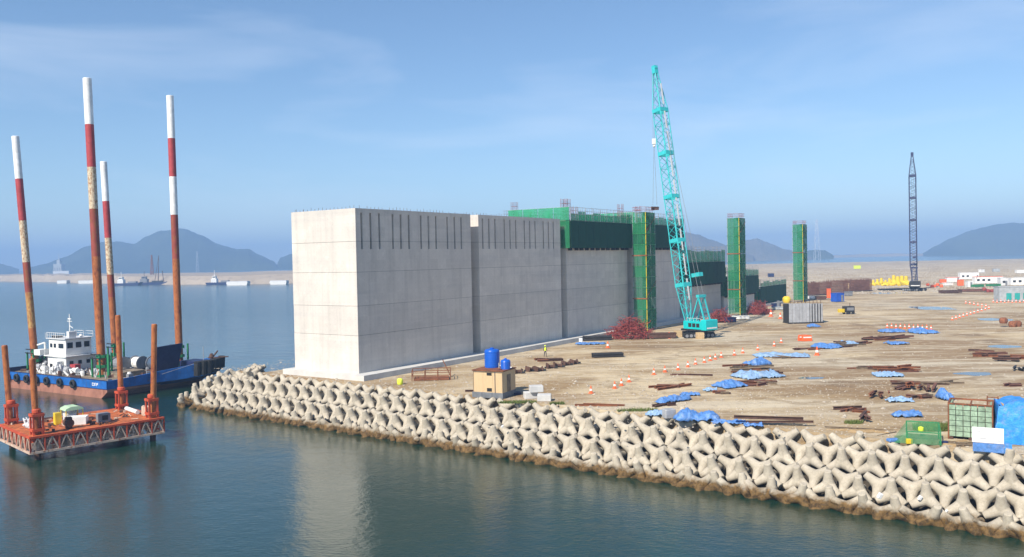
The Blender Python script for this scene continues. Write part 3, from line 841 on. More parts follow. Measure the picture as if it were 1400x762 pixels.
def crane(name_label, cat, base, tip, body, lat, cabmat, sc, bw, nb, stripe=False, tracks_rz=0.0, hook_z=None, thick=1.0, cw=None):
    r = thing('crawler_crane', name_label, cat, base, tracks_rz)
    inv = Matrix.Rotation(-tracks_rz, 4, 'Z') @ Matrix.Translation(-base)
    dirv = tip - base; ang = math.atan2(dirv.y, dirv.x) - tracks_rz
    crawler(r, sc, body, lat, cabmat, ang, cw)
    T = inv @ tip
    hd = Vector((math.cos(ang), math.sin(ang), 0))
    foot = hd * 1.6 * sc + Vector((0, 0, 1.75 * sc)); side = Vector((0, 0, 1)).cross(hd)
    ax = (T - foot).normalized(); L = (T - foot).length
    bm_ = thing_part('boom', r, 0)
    a1, a2 = foot + ax * L * .16, foot + ax * L * .84
    secs = [(foot, a1, .5, bw, max(3, nb // 6))]
    nmid = 4
    for k in range(nmid):
        secs.append((a1.lerp(a2, k / nmid), a1.lerp(a2, (k + 1) / nmid), bw, bw, max(3, nb // 5)))
    secs.append((a2, T, bw, .55, max(3, nb // 6)))
    for s in secs:
        mb = MB(); lattice(mb, *s[:2], side, *s[2:5], rc=.10 * sc * thick, rb=.055 * sc * thick); mb.build('boom_section', lat, bm_)
    _, u, v = boom_frame(foot, T, side)
    m3 = Matrix((u, v, ax)).transposed()
    for k in range(nmid + 1):
        c = a1.lerp(a2, k / nmid); q = bw * .5
        poly = [(-q - .09, -q - .09), (q + .09, -q - .09), (q + .09, q + .09), (-q - .09, q + .09)]
        inn = [(x * .86, y * .86) for x, y in poly]
        vs = [c + m3 @ Vector((x, y, z)) for z in (-.35, .35) for x, y in poly + inn]
        fs = []
        for i_ in range(4):
            j_ = (i_ + 1) % 4; fs += [(i_, j_, 8 + j_, 8 + i_), (4 + j_, 4 + i_, 12 + i_, 12 + j_), (i_, 4 + i_, 4 + j_, j_), (8 + i_, 8 + j_, 12 + j_, 12 + i_)]
        MB().add(vs, fs).build('boom_joint', lat, bm_)
    hm = MB(); m3 = Matrix((u, v, ax)).transposed()
    hm.box(T + ax * .2, (.9, .8, 1.5), m3); hm.tube(T + ax * .5 - u * .4, T + ax * .5 + u * .4, .5, 12)
    hm.build('boom_head', lat, bm_)
    if stripe:
        for k in range(9):
            c0 = foot + ax * L * (.10 + k * .095); c1 = foot + ax * L * (.10 + k * .095 + .082)
            MB().box((c0 + c1) / 2 - u * 0 - v * (-bw * .5 - .06) * stripe, (.34, .05, (c1 - c0).length), m3).build('walkway_plate', M['whitegrey'], bm_)
    gt = Matrix.Rotation(ang, 4, 'Z') @ Vector((-1.5 * sc, 0, 7.8 * sc))
    ro = MB()
    for q in (-.55, .55): ro.tube(gt + side * q, T + side * q * .5, .035, 4); 
    for q in (-.3, .3): ro.tube(Matrix.Rotation(ang, 4, 'Z') @ Vector((-3.0 * sc, q, 3.2 * sc)), gt + side * q, .03, 4)
    ro.build('pendant_line', M['grey'], r)
    MB().box(gt.lerp(T, .085), (1.0, 1.9, .7), m3).build('bail', lat, r)
    if hook_z is not None:
        top = T + ax * .5 + hd * .5; hb = Vector((top.x, top.y, hook_z - base.z))
        mid = hb + Vector((0, 0, 12.6))
        ho = MB()
        for q in (-.18, .18): ho.tube(top + side * q, mid + side * q, .03, 4)
        for q in (-.55, .55): ho.tube(mid, hb + side * q + Vector((0, 0, .4)), .03, 4)
        ho.build('hoist_rope', M['grey'], r)
        bevel(MB().box(mid, (.7, .5, 1.1)).lathe([(.12, -1.1), (.3, -.9), (.12, -.5)], mid, 10).build('hook_block', M['white'], r), .05)
        MB().box(hb, (1.9, .25, .3), (0, 0, ang + PI / 2)).b2(hb + Vector((-.7, -.2, -.5)), hb + Vector((.7, .2, -.15))).build('lifting_beam', M['darkrust'], r)
    return r
c1 = W(951, 461, G)
tip1 = WD(895.5, 97, c1.y + 7.5)
crane('turquoise crawler crane with its lattice boom raised in front of the caissons', 'crane', c1, tip1, M['turq'], M['turqlat'], M['turq'], 1.0, 2.0, 30, stripe=1, tracks_rz=R(8), hook_z=28.5)
c2 = W(1250, 398, G)
tip2 = WD(1247, 212, c2.y + 4)
crane('distant yellow crawler crane with a tall dark blue lattice boom', 'crane', c2, tip2, M['yellow'], M['navy'], M['yellow'], 1.15, 2.3, 40, tracks_rz=R(-60), thick=1.05, cw=M['black'])
for px, py in ((927, 461), (957, 463.5)):
    p = W(px, py, G); r = thing('timber_mat', {927: 'timber bearer at the left end of the crane tracks', 957: 'timber bearer in front of the right crane track'}[px], 'timber', p, R(10))
    for k in range(3):
        for j in range(2): bevel(MB().b2((-.6 + k * .41, -.55, j * .58), (-.6 + k * .41 + .39, .55, j * .58 + .56)).build('beam', M['timber'], r), .02)

# ------------------------------------------------------------------ red rebar heaps
def rebar_heap(p, rx, ry, h, label, n=260):
    r = thing('rebar_heap', label, 'rebar heap', p, 0, 'red rebar heaps')
    for layer in range(3):
        mb = MB()
        for k in range(n // 3):
            a = random.uniform(0, 2 * PI); q = random.random() ** .6
            c = Vector((rx * q * math.cos(a), ry * q * math.sin(a), 0))
            hh = h * (1 - q * q) * random.uniform(.25, 1.0) + .1
            d = Vector((random.gauss(0, 1), random.gauss(0, .8), random.gauss(0, .45))).normalized() * random.uniform(.7, 1.7)
            c.z = hh
            p0, p1 = c - d, c + d
            for w in (p0, p1): w.z = max(.04, w.z)
            mid = (p0 + p1) / 2 + Vector((0, 0, random.uniform(0, .4)))
            mb.tube(p0, mid, .04, 4, cap=False); mb.tube(mid, p1, .04, 4, cap=False)
            if k % 3 == 0: mb.tube(p1, p1 + Vector((random.uniform(-.4, .4), .1, .35)), .04, 4)
        o = mb.build('rebar_layer', M['rebar'], r); o['kind'] = 'stuff'
    # the dense heart of the heap
    for k in range(40):
        a = random.uniform(0, 2 * PI); q = random.random() ** .7 * .85
        c = Vector((rx * q * math.cos(a), ry * q * math.sin(a), 0)); ln = random.uniform(.5, 1.0)
        z = h * (1 - q * q) * random.uniform(.0, .6)
        yaw = random.uniform(0, PI); d = Vector((math.cos(yaw), math.sin(yaw), random.uniform(-.2, .2))) * ln
        MB().bar(c - d + Vector((0, 0, z + .2)), c + d + Vector((0, 0, z + .2)), .22, .16).build('rebar_bundle', M['rebar'], r)
    return r
rebar_heap(W(862, 463, G), 4.3, 2.4, 3.7, 'big red tangled rebar heap at the foot of the nearest green stair tower', 420)
rebar_heap(W(1036, 430, G), 3.2, 2.0, 3.2, 'red rebar heap beside the middle green stair tower', 300)
rebar_heap(W(984, 441, G), 2.6, 1.6, 2.6, 'small red rebar heap just right of the turquoise crane body', 240)

# ------------------------------------------------------------------ grey steel form
def steel_form():
    p = W(1079, 443, G); p2 = W(1128, 444.5, G); k = W(1108, 445.5, G)
    L = 3.9; r = thing('steel_form', 'grey steel formwork box with shade-black ribbed side, standing alone right of the middle stair tower', 'formwork', p + Vector((0, 0, 0)), R(3))
    w = (p2 - p).length; f = .60
    for k in range(6):
        x0 = k * w * f / 6
        bevel(MB().b2((x0 + .02, 0, .25), (x0 + w * f / 6 - .02, .12, 4.3)).build('face_panel', M['galv'], r), .02)
    MB().b2((0, .13, .2), (w * f, 3.4, 4.1)).b2((w * f + .01, .3, .2), (w, 3.2, 4.0)).build('core', M['black'], r)  # right part black: shade of the side face painted into the colour
    for k in range(5):
        x0 = w * f + .15 + k * w * (1 - f) / 5
        MB().b2((x0, .02, .3), (x0 + .30, .29, 4.2)).build('stiffener', M['galv'] if k % 1 == 0 else M['black'], r)
    MB().b2((-.1, -.1, 0), (w + .1, 3.5, .2)).build('base_frame', M['black'], r)
    for k in range(9): MB().tube((.3 + k * w / 9, .06, 4.2), (.3 + k * w / 9, .06, 4.9), .06, 5).build('stud', M['darkrust'], r)
steel_form()

# ------------------------------------------------------------------ small plant and containers beyond
M['palegrey'] = paint('pale_grey_paint', (.40, .43, .45), .55, .25, rustamt=.06)
def lamp_cart():
    p = W(1160, 429.5, G); r = thing('generator_cart', 'dark generator cart with yellow drawbar guard, standing right of the grey steel form', 'generator', p, R(10))
    bevel(MB().b2((-1.2, -.8, .5), (1.2, .8, 1.9)).build('housing', M['black'], r), .08, 2)
    for x in (-.7, .7): 
        for y in (-.85, .85): MB().tube((x, y - .12, .38), (x, y + .12, .38), .38, 14).build('wheel', M['rubber'], r)
    MB().b2((-2.6, -.4, .45), (-1.25, .4, 1.3)).build('guard', M['yellow'], r)
    MB().tube((.4, 0, 1.9), (.4, 0, 2.7), .08, 8).build('exhaust', M['darkrust'], r)
    MB().b2((-.9, -.83, .9), (.9, -.805, 1.6)).build('grille', M['grey'], r)
lamp_cart()
def skip_container(px, py, d, mat, name, label, rz=0, roof=None, group=None, win=0):
    p = W(px, py, G) if py else px
    r = thing(name, label, name.replace('_', ' '), p, rz, group)
    x, y, z = d
    bevel(MB().b2((-x / 2, -y / 2, .12), (x / 2, y / 2, z)).build('shell', mat, r), .04)
    mb = MB()
    for k in range(int(x / .45)): mb.b2((-x / 2 + .2 + k * .45, -y / 2 - .04, .25), (-x / 2 + .42 + k * .45, -y / 2 - .004, z - .15))
    mb.build('corrugation', mat, r)
    MB().b2((-x / 2 - .06, -y / 2 - .07, z), (x / 2 + .06, y / 2 + .07, z + .12)).build('roof', roof or mat, r)
    for k in range(win): MB().b2((-x / 2 + .8 + k * 2.2, -y / 2 - .07, 1.2), (-x / 2 + 1.9 + k * 2.2, -y / 2 - .042, 2.1)).build('window', M['glass'], r)
    MB().b2((x / 2 - 1.2, -y / 2 - .075, .2), (x / 2 - .4, -y / 2 - .042, 2.1)).build('door', M['grey'], r)
    return r
skip_container(1145, 413, (3.0, 2.4, 2.6), M['blue'], 'storage_container', 'blue container standing alone right of the far stair tower', R(20))
skip_container(1061, 421.5, (2.0, 1.6, 1.2), M['hullnavy'], 'tool_box', 'dark blue tool box on the slab left of the grey steel form', R(10))
def office(px, py, w, h, mat, label, roof=None, win=2):
    skip_container(px, py, (w, 3.0, h), mat, 'site_cabin', label, R(-6), roof, 'white site cabins at the far right', win)
office(1324, 382, 9, 3.3, M['white'], 'long white site cabin with plain roof, leftmost of the cabins right of the far crane', M['white'], 2)
office(1350, 388, 11.5, 3.0, M['white'], 'white site cabin with orange roof edge and dark window, right of the leftmost cabin', M['orange'], 3)
office(1371, 391, 3, 3.2, M['whitegrey'], 'narrow pale cabin between the orange roofed cabin and the grey container', None, 1)
office(1392, 390, 7, 3.0, M['white'], 'white cabin behind the grey and teal container at the right edge', None, 2)
office(1325, 393, 2, 2.4, M['white'], 'small white toilet cabin in front of the long white cabin', None, 0)
office(1302, 386, 5.5, 2.2, M['white'], 'low white cabin with orange sheet on it, left of the long white cabin', M['orange'], 0)
gr = skip_container(1386, 412, (9.5, 3.4, 4.1), M['palegrey'], 'storage_container', 'pale grey container with teal panels at the right edge', R(-4))
for k in range(3): MB().b2((-2.9 + k * 2.3, -1.80, .5), (-1.5 + k * 2.3, -1.745, 2.4)).build('teal_panel', M['teal'], gr)
def bag_stack(px, py, n, mat, label, name, cat, s=1.1):
    p = W(px, py, G); r = thing(name, label, cat, p)
    for k in range(n):
        MB().lathe([(.5 * s, 0), (.62 * s, .3 * s), (.6 * s, .7 * s), (.35 * s, .95 * s)], n=10).build('bag', mat, r, ((k - n / 2) * 1.15 * s, random.uniform(-.5, .5), 0 if k % 3 else .55 * s), None, True)
bag_stack(1280, 393, 5, M['orange'], 'row of orange sacks near the foot of the far crane', 'sack_row', 'sacks')
bag_stack(1356, 399.5, 4, M['rebar'], 'small red heap of sacks left of the grey and teal container', 'sack_row', 'sacks')
bag_stack(1388, 447, 3, M['rust'], 'rust red drum stack at the right edge of the yard', 'drum_stack', 'drums', 1.2)
for k in range(9):
    px = 1194 + k * 5.6; py = 391 - (k % 3) * .8
    p = W(px, py, G); r = thing('tetrapod_mould', 'yellow steel mould stored in the row left of the far crane', 'mould', p, random.uniform(0, 3), 'yellow moulds beside the far crane')
    s = random.uniform(.9, 1.25) + (.5 if k > 4 else 0)
    for a in range(3):
        d = Vector((math.cos(a * 2.1), math.sin(a * 2.1), -.34))
        mb = MB(); mb.tube(Vector((0, 0, .8 * s)), Vector((0, 0, .8 * s)) + d * 1.8 * s, .62 * s, 8, .42 * s); mb.build('mould_leg', M['yellow'], r)
    MB().tube((0, 0, .7 * s), (0, 0, 2.5 * s), .62 * s, 8, .42 * s).build('mould_stem', M['yellow'], r)
# brown reinforcement walls beyond the far stair tower
for k, (px, py, w, h) in enumerate(((1109, 404.5, 6.0, 4.6), (1125, 404.0, 7, 4.6), (1145, 402, 9, 4.8), (1174, 398.8, 11, 4.6))):
    p = W(px, py, G); r = thing('rebar_wall', ['brown rebar wall cage nearest the far green stair tower', 'brown rebar wall cage second from the far stair tower', 'brown rebar wall cage behind the blue container', 'darker rebar wall cage at the right end of the brown row'][k], 'rebar cage', p, R(8), 'brown rebar wall cages')
    for y in (0, 1.6):
        mb = MB()
        for j in range(int(w / .22)): mb.b2((-w / 2 + j * .22, y, 0), (-w / 2 + j * .22 + .11, y + .1, h + random.uniform(-.5, .5)))
        mb.build('upright_bar', M['rebarbrown'], r)['kind'] = 'stuff'
        mb = MB()
        for j in range(8): mb.b2((-w / 2, y - .06, .3 + j * h / 8.4), (w / 2, y - .005, .3 + j * h / 8.4 + .16))
        mb.build('cross_bar', M['rebarbrown'], r)['kind'] = 'stuff'
    MB().b2((-w / 2, -.3, 0), (w / 2, 2.0, .35)).build('bearer', M['black'], r)

# ------------------------------------------------------------------ pump hut with tanks
def hut():
    p = W(687, 546, G); rz = R(-26)
    r = thing('plywood_hut', 'plywood hut on a dark grey plinth at the edge of the mole', 'hut', p, rz)
    # origin: near right corner; x to the left face end is negative
    for a, b in (((-3.7, 0, 0), (-2.5, 3.3, .62)), ((-2.48, 0, 0), (-1.26, 3.3, .62)), ((-1.24, 0, 0), (.05, 3.3, .62))):
        bevel(MB().b2(a, b).build('plinth_block', M['greyblock'], r), .03)
    for k in range(3):
        MB().b2((-3.55 + k * 1.18, .1, .625), (-3.55 + k * 1.18 + 1.165, .13, 2.9)).build('plywood_sheet', M['ply'], r)
    for k in range(3): MB().b2((-.01, .14 + k * 1.03, .625), (.02, .14 + k * 1.03 + 1.015, 2.9)).build('plywood_sheet', M['ply'], r)
    MB().b2((-3.5, .15, .63), (-.03, 3.2, 2.88)).build('frame', M['timber'], r)
    for x, z in ((-1.9, 2.45), (-1.9, .72)):
        MB().b2((x, .085, z), (x + .6, .099, z + .38)).build('vent', M['dark'], r)
    bevel(MB().b2((-3.7, .0, 2.91), (.12, 3.35, 3.03)).build('roof', M['rust'], r), .02)
    def tank(x, y, rad, h, lab):
        w = Matrix.Translation(p) @ Matrix.Rotation(rz, 4, 'Z') @ Vector((x, y, 3.03))
        t = thing('water_tank', lab, 'water tank', w, 0, 'blue tanks on the hut roof')
        prof = [(rad * .98, 0), (rad, .06)]
        nr = 7
        for k in range(nr):
            z0 = .06 + (h - .3) * k / nr; z1 = .06 + (h - .3) * (k + 1) / nr; prof += [(rad, z0 + .03), (rad * 1.025, (z0 + z1) / 2), (rad, z1 - .03)]
        prof += [(rad * .97, h - .15), (rad * .8, h - .05), (rad * .35, h)]
        MB().lathe(prof, n=28).build('tank_body', M['bluetank'], t, smooth=True)
        MB().lathe([(rad * .28, h - .02), (rad * .28, h + .10), (rad * .2, h + .13)], n=14).build('lid', M['bluetank'], t)
        MB().tube((rad * .9, -.2, .2), (rad * 1.25, -.35, .2), .05, 6).build('outlet', M['white'], t)
    tank(-2.45, 2.5, .83, 2.05, 'large blue water tank at the back of the hut roof')
    tank(-.35, 1.6, .54, 1.05, 'small blue water tank at the right of the hut roof')
    MB().tube((-1.4, 2.1, 3.03), (-1.4, 2.1, 3.6), .06, 8).build('vent_pipe', M['galv'], r)
    MB().tube((-.9, .06, .62), (-.9, .06, 2.9), .035, 6).tube((-.9, .06, 2.95), (-.5, 1.3, 3.1), .035, 6).build('water_pipe', M['hullnavy'], r)
    for x in (-3.56, -.02): MB().b2((x - .03, .07, .63), (x + .05, .095, 2.9)).build('corner_batten', M['oldtimber'], r)
    MB().b2((-3.6, .06, 2.78), (.03, .09, 2.9)).build('fascia', M['oldtimber'], r)
    MB().b2((.03, 1.1, .64), (.045, 2.0, 2.5)).build('door', M['oldtimber'], r)
hut()
for k, (px, py, z, rz, lab) in enumerate(((727, 545.5, 0, 12, 'left white concrete block under the stacked one, right of the hut'), (744, 549, 0, -5, 'right white concrete block of the bottom pair, right of the hut'), (734, 546.0, .72, 6, 'white concrete block lying on top of the other two right of the hut'))):
    p = W(px, py, G); p.z = G + z
    b = tag(MB().b2((-.72, -.1, 0), (.72, 1.0, .70)).build('concrete_block', M['block'], None, p, (0, 0, R(rz))), lab, 'concrete block', 'white concrete blocks'); bevel(b, .05, 2)
p = W(694, 541, G); tag(MB().b2((0, 0, 0), (1.5, 1.2, .25)).build('hut_shade_patch', M['hullnavy'], None, p, (0, 0, R(8))), 'dark blue patch standing in for the hut shadow, towards the white blocks', 'sheet')  # dark slab added where the hut's cast shadow falls

# ------------------------------------------------------------------ rusty work basket and other things near the row
def basket():
    p = W(590, 519, G); r = thing('work_basket', 'rusty open work basket with rails, lying in front of the first caisson', 'basket', p, R(4))
    MB().b2((-2.2, -1.0, .05), (2.2, 1.6, .2)).build('floor_tray', M['rust'], r)
    for x in (-2.4, -.8, .8, 2.4):
        for y in (-1.0, 1.6): MB().tube((x, y, 0), (x, y, 1.25), .05, 5).build('post', M['rust'], r)
    for y in (-1.0, 1.6):
        for z in (.65, 1.22): MB().tube((-2.45, y, z), (2.45, y, z), .045, 5).build('rail', M['rust'], r)
    for x in (-2.4, 2.4):
        for z in (.65, 1.22): MB().tube((x, -1, z), (x, 1.6, z), .045, 5).build('rail', M['rust'], r)
    MB().tube((2.4, 1.6, .1), (1.4, 2.4, 2.2), .06, 5).build('prop', M['rust'], r)
basket()
p = W(547, 526, G); tag(MB().lathe([(.28, 0), (.36, .1), (.37, .55), (.3, .7), (.1, .76)], n=14).build('marker_buoy', M['lime'], None, p, None, True), 'bright yellow float on the ground left of the rusty basket', 'float')
def dark_bundle(px, py, L, n, rz, mat, name, label, cat, rad=.14, group=None):
    p = W(px, py, G); r = thing(name, label, cat, p, rz, group)
    for k in range(n):
        y = (k % 4) * rad * 2.1; z = rad + (k // 4) * rad * 1.9
        MB().tube((-L / 2 + random.uniform(-.1, .1), y, z), (L / 2 + random.uniform(-.1, .1), y, z), rad, 8).build('pipe', mat, r)
    return r
dark_bundle(832, 489, 4.6, 8, R(6), M['black'], 'pipe_bundle', 'black pipe bundle lying alone on the sand below the big rebar heap', 'pipes', .17)
p = W(794, 470, G); tag(bevel(MB().b2((-.3, -.3, 0), (.3, .3, .95)).build('concrete_post', M['white'], None, p), .04), 'short white post at the slab corner, left of the blue sheet under pipes', 'post')
dark_bundle(817, 466, 5, 7, R(4), M['black'], 'pipe_bundle', 'dark pipes on a blue sheet just left of the big rebar heap', 'pipes', .22)

def beam_pile(px, py, n, L, rz, mat, label, h=.28, name='beam_pile', cat='beams', spread=.9, stack=False):
    """jumbled steel and timber: a few long pieces and many short ones across them"""
    p = W(px, py, G); r = thing(name, label, cat, p, R(rz), 'steel and timber left lying on the yard')
    hs = min(h, .30)
    alt = {'rusty_steel': ['rust', 'darkrust', 'rebarbrown', 'rust'], 'dark_rusty_steel': ['darkrust', 'darkrust', 'rebarbrown', 'rust', 'oldtimber'], 'sawn_timber': ['timber', 'timber', 'oldtimber'], 'black_steel': ['black']}[mat.name]
    for k in range(n + (4 if n > 2 else 1)):
        longp = k < max(2, n // 2)
        l = L * (random.uniform(.62, .95) if longp else random.uniform(.2, .5)); a = R(random.uniform(-10, 10) if longp else random.gauss(0, 24))
        sp = max(spread * n * .5, .5)
        y = random.uniform(-sp, sp); x = random.uniform(-1, 1) * max(0, (L - l)) * .5
        hh = hs * random.uniform(.6, 1.1)
        z = hh / 2 + .01 + (hs * .8 * random.choice((0, 0, 1, 1, 2)) if stack else 0)
        o = link_beam(l, hh, M[random.choice(alt)]); o.parent = r; o.location = (x, y, z); o.rotation_euler = (R(random.uniform(-12, 12)), R(random.uniform(-2.5, 2.5)), a)
    return r
BEAMS = {}
def link_beam(l, h, mat):
    key = (round(l, 1), round(h, 2), mat.name)
    if key not in BEAMS:
        mb = MB(); b = h * .9; t = .18 * h
        mb.b2((-l / 2, -b / 2, h / 2 - t), (l / 2, b / 2, h / 2)); mb.b2((-l / 2, -b / 2, -h / 2), (l / 2, b / 2, -h / 2 + t)); mb.b2((-l / 2, -t / 2, -h / 2 + t + .001), (l / 2, t / 2, h / 2 - t - .001))
        BEAMS[key] = mb.mesh('beam', mat)
    return link('beam', BEAMS[key])
beam_pile(750, 493, 4, 5.2, 8, M['darkrust'], 'rusty beams behind the hut with a worker in a yellow vest beside them', .45, spread=.6)
for k, (px, py) in enumerate(((709, 511), (726, 508), (738, 508), (754, 504), (764, 502.5), (775, 500), (786, 498))):
    p = W(px, py, G); r = thing('steel_coupling', 'dark rusty steel piece in the short line behind the hut', 'steel piece', p, R(random.uniform(0, 60)), 'dark steel pieces behind the hut')
    MB().tube((-.5, 0, .30), (.5, 0, .30), .22, 8).build('sleeve', M['darkrust'], r); MB().box((-.55, 0, .35), (.14, .8, .7), (.2, 0, .3)).build('flange', M['darkrust'], r); MB().box((.45, .1, .3), (.14, .7, .6), (-.3, 0, -.4)).build('flange', M['darkrust'], r); MB().bar((-.9, .4, .12), (.8, -.3, .2), .2, .2).build('strut', M['black'], r)
piles = [
    (822, 555.5, 2, 5.5, -8, 'rust', 'rusty beam lying along the mole edge right of the white blocks', .22, .4),
    (645, 536, 2, 1.6, -4, 'darkrust', 'short rusty bar left of the plywood hut', .2, .3),
    (917, 529, 4, 6.0, 26, 'rust', 'rusty beams in a long sheaf below the near end of the cone line', .3, .5),
    (945, 513, 2, 5.5, -18, 'darkrust', 'thin dark beam pointing at the cone line, behind the rusty sheaf', .2, .6),
    (910, 556, 2, 3.0, 30, 'darkrust', 'dark beam under the long blue sheet by the mole edge', .3, .5),
    (1022, 508, 5, 6.5, 14, 'darkrust', 'dark beams between two blue sheets in the middle of the yard', .4, .55),
    (1050, 514, 3, 4.0, 6, 'darkrust', 'dark beams at the right end of the middle blue sheet', .35, .5),
    (1035, 525, 5, 6.0, 10, 'darkrust', 'rusty beams just below the middle blue sheet', .3, .6),
    (1010, 501, 3, 4.5, 22, 'rust', 'rusty beams left of the upper blue sheet in the middle of the yard', .25, .6),
    (1080, 489, 3, 6.0, -8, 'darkrust', 'beams behind the pale blue sheet at the head of the middle row', .3, .6),
    (985, 538, 3, 2.2, -12, 'darkrust', 'short dark beams below the small blue sheet', .25, .4),
    (1060, 582, 2, 8.0, -10, 'rust', 'long rust red beam along the mole edge right of the blue tarpaulin', .35, .5),
    (1105, 478, 3, 5.0, 5, 'darkrust', 'thin beams right of the two cones in the middle distance', .25, .6),
    (1150, 474, 5, 8.0, 18, 'darkrust', 'dark beams with blue sheet, left half of the far row', .35, .6),
    (1178, 470, 3, 5.0, 24, 'rust', 'rust brown beam heap in the middle of the far row', .5, .5),
    (1215, 464, 6, 10.0, 12, 'darkrust', 'dark beam heap at the right end of the far row, under a cone row', .35, .7),
    (1190, 504, 4, 6.5, -4, 'darkrust', 'grey brown beams left half of the pile behind the pale blue sheet', .3, .6),
    (1228, 507, 6, 6.0, -8, 'rust', 'rusty beams right half of the pile behind the pale blue sheet', .35, .6),
    (1268, 525, 3, 9.0, -6, 'darkrust', 'long dark beams behind the parallel rusty ones', .3, .5),
    (1234, 531, 3, 4.0, 40, 'darkrust', 'dark beams left of the parallel rusty ones', .35, .5),
    (1257, 533, 6, 3.6, 62, 'rust', 'parallel rusty beams pointing towards the green block cage', .35, .55),
    (1262, 544, 3, 3.6, 28, 'darkrust', 'dark beams just in front of the parallel rusty ones', .3, .45),
    (1201, 544, 4, 2.6, 48, 'rust', 'short rusty beams left of the middle flat blue sheet', .35, .5),
    (1166, 562, 5, 3.2, 8, 'rust', 'rusty plates beside the leaning rusty plank near the mole', .3, .4),
    (1180, 574, 2, 3.2, 68, 'rust', 'rusty plank leaning near the mole edge, beside green weeds', .4, .6),
    (1352, 487, 7, 5.0, -14, 'rust', 'rust orange beam heap at the right of the yard', .6, .5),
    (1375, 494, 3, 3.5, -24, 'darkrust', 'dark beams trailing right of the rust orange heap', .4, .5),
    (1393, 491, 3, 2.2, -30, 'rust', 'short rusty beams at the right edge, past the rust orange heap', .4, .4),
    (1397, 507, 3, 2.0, 60, 'black', 'black beams at the right edge of the yard', .5, .5),
    (1384, 528, 2, 2.2, 3, 'darkrust', 'short dark beam behind the blue covered stack', .3, .3),
    (1180, 590, 3, 6.5, -14, 'timber', 'thin timber strips along the mole edge left of the green skip', .1, .7),
    (1312, 607, 5, 3.4, -10, 'timber', 'loose planks in front of the green block cage', .12, .4),
]
for px, py, n, L, rz, mt, lab, h, sp in piles:
    beam_pile(px, py, n, L, rz, M[mt], lab, h, spread=sp, stack=h > .3)

def tarp_sheet(px, py, w, d, rz, mat, label, h=.35, seed=0, ridge=1.0):
    """a sheet lying crumpled over something low"""
    p = W(px, py, G); nx, ny = 36, 22; mb = MB()
    for i in range(nx + 1):
        for j in range(ny + 1):
            u, v = i / nx * 2 - 1, j / ny * 2 - 1
            rr = max(abs(u), abs(v)) 
            x = u * w / 2 * (1 + .22 * noise.noise(Vector((u * 2, v * 2, seed)))) ; y = v * d / 2 * (1 + .3 * noise.noise(Vector((u * 2 + 9, v * 2, seed))))
            e = max(0, 1 - abs(v) ** 2.2) * max(0, 1 - abs(u) ** 4)
            z = .03 + h * e ** .6 * (.6 + .6 * noise.noise(Vector((x * .7, y * .7, seed + 3)))) + (.09 * abs(noise.noise(Vector((x * 2.2, y * 2.2, seed)))) + .06 * abs(noise.noise(Vector((x * 5, y * 5, seed + 7))))) * ridge
            mb.v.append((x, y, z))
    for i in range(nx):
        for j in range(ny):
            a = i * (ny + 1) + j; mb.f.append((a, a + ny + 1, a + ny + 2, a + 1)); mb.m.append(0)
    o = mb.build('tarpaulin', mat, None, p, (0, 0, R(rz)), True)
    m = o.modifiers.new('thick', 'SOLIDIFY'); m.thickness = .02
    return tag(o, label, 'tarpaulin', 'blue sheets lying on the yard')
for a in [
    (807, 471, 5.0, 1.8, -4, 'tarp', 'blue sheet with dark pipes on it, left of the big rebar heap', .2),
    (902, 568, 2.6, 1.0, 6, 'tarplight', 'pale blue sheet at the mole edge, left of the blue mound', .3),
    (955, 574.5, 4.0, 1.7, -4, 'tarp', 'bright blue crumpled mound at the mole edge', .75),
    (1000, 579, 3.2, .8, -6, 'tarp', 'narrow blue strip along the mole edge right of the blue mound', .15),
    (1030, 583, 1.6, .7, -6, 'tarp', 'small blue scrap at the mole edge beside the long rust red beam', .15),
    (921, 549, 4.2, 1.3, 38, 'tarp', 'long blue sheet slanting up from the mole edge', .4),
    (943, 541, 2.0, .9, 0, 'tarp', 'blue sheet end lying flat at the top of the slanting one', .2),
    (971, 535, 1.3, .9, 10, 'tarplight', 'small blue white scrap between the slanting sheet and the middle row', .25),
    (998, 529, 3.2, 2.2, 30, 'tarp', 'dark blue folded sheet at the lower end of the middle row', .5),
    (1036, 515.5, 5.2, 3.4, 20, 'tarplight', 'large pale blue sheet in the middle row', .6),
    (1035, 499, 3.0, 2.4, 30, 'tarp', 'small bright blue sheet above the large pale one', .7),
    (1068, 487.5, 7.5, 3.0, -14, 'tarplight', 'long pale blue sheet at the head of the middle row', .35),
    (1130, 475.5, 3.6, 3.4, 14, 'tarp', 'blue sheet at the left end of the far row', .5),
    (1157, 471.5, 3.2, 2.4, 20, 'tarplight', 'pale blue sheet in the middle of the far row', .4),
    (1226, 470.5, 3.0, 2.4, 5, 'tarp', 'small blue sheet in front of the right end of the far row', .3),
    (1219, 454, 4.4, 3.0, -8, 'tarp', 'blue sheet just below the row of cones in the distance', .4),
    (1261, 455.5, 4.2, 4.0, 12, 'tarp', 'blue sheet at the far right tip of the far row', .6),
    (1112, 447.5, 2.6, 1.6, 4, 'tarp', 'blue sheet on the ground in front of the grey steel form', .4),
    (1214, 514.5, 3.2, 2.0, -10, 'tarplight', 'pale blue sheet lying alone before the rusty pile', .3),
    (1230, 549.5, 2.4, 1.1, -2, 'tarplight', 'flat pale blue sheet between the short and the parallel rusty beams', .3),
    (1240, 570, 2.6, 1.0, -6, 'tarp', 'blue sheet behind the green netted skip', .35),
    (1292, 546, 1.2, 1.8, 0, 'tarp', 'blue bundle at the corner of the green block cage', .7),
]:
    tarp_sheet(a[0], a[1], a[2] * 1.0, a[3] * 1.1, a[4], M[a[5]], a[6], a[7] * 1.5, seed=a[0] * .37, ridge=3.2)

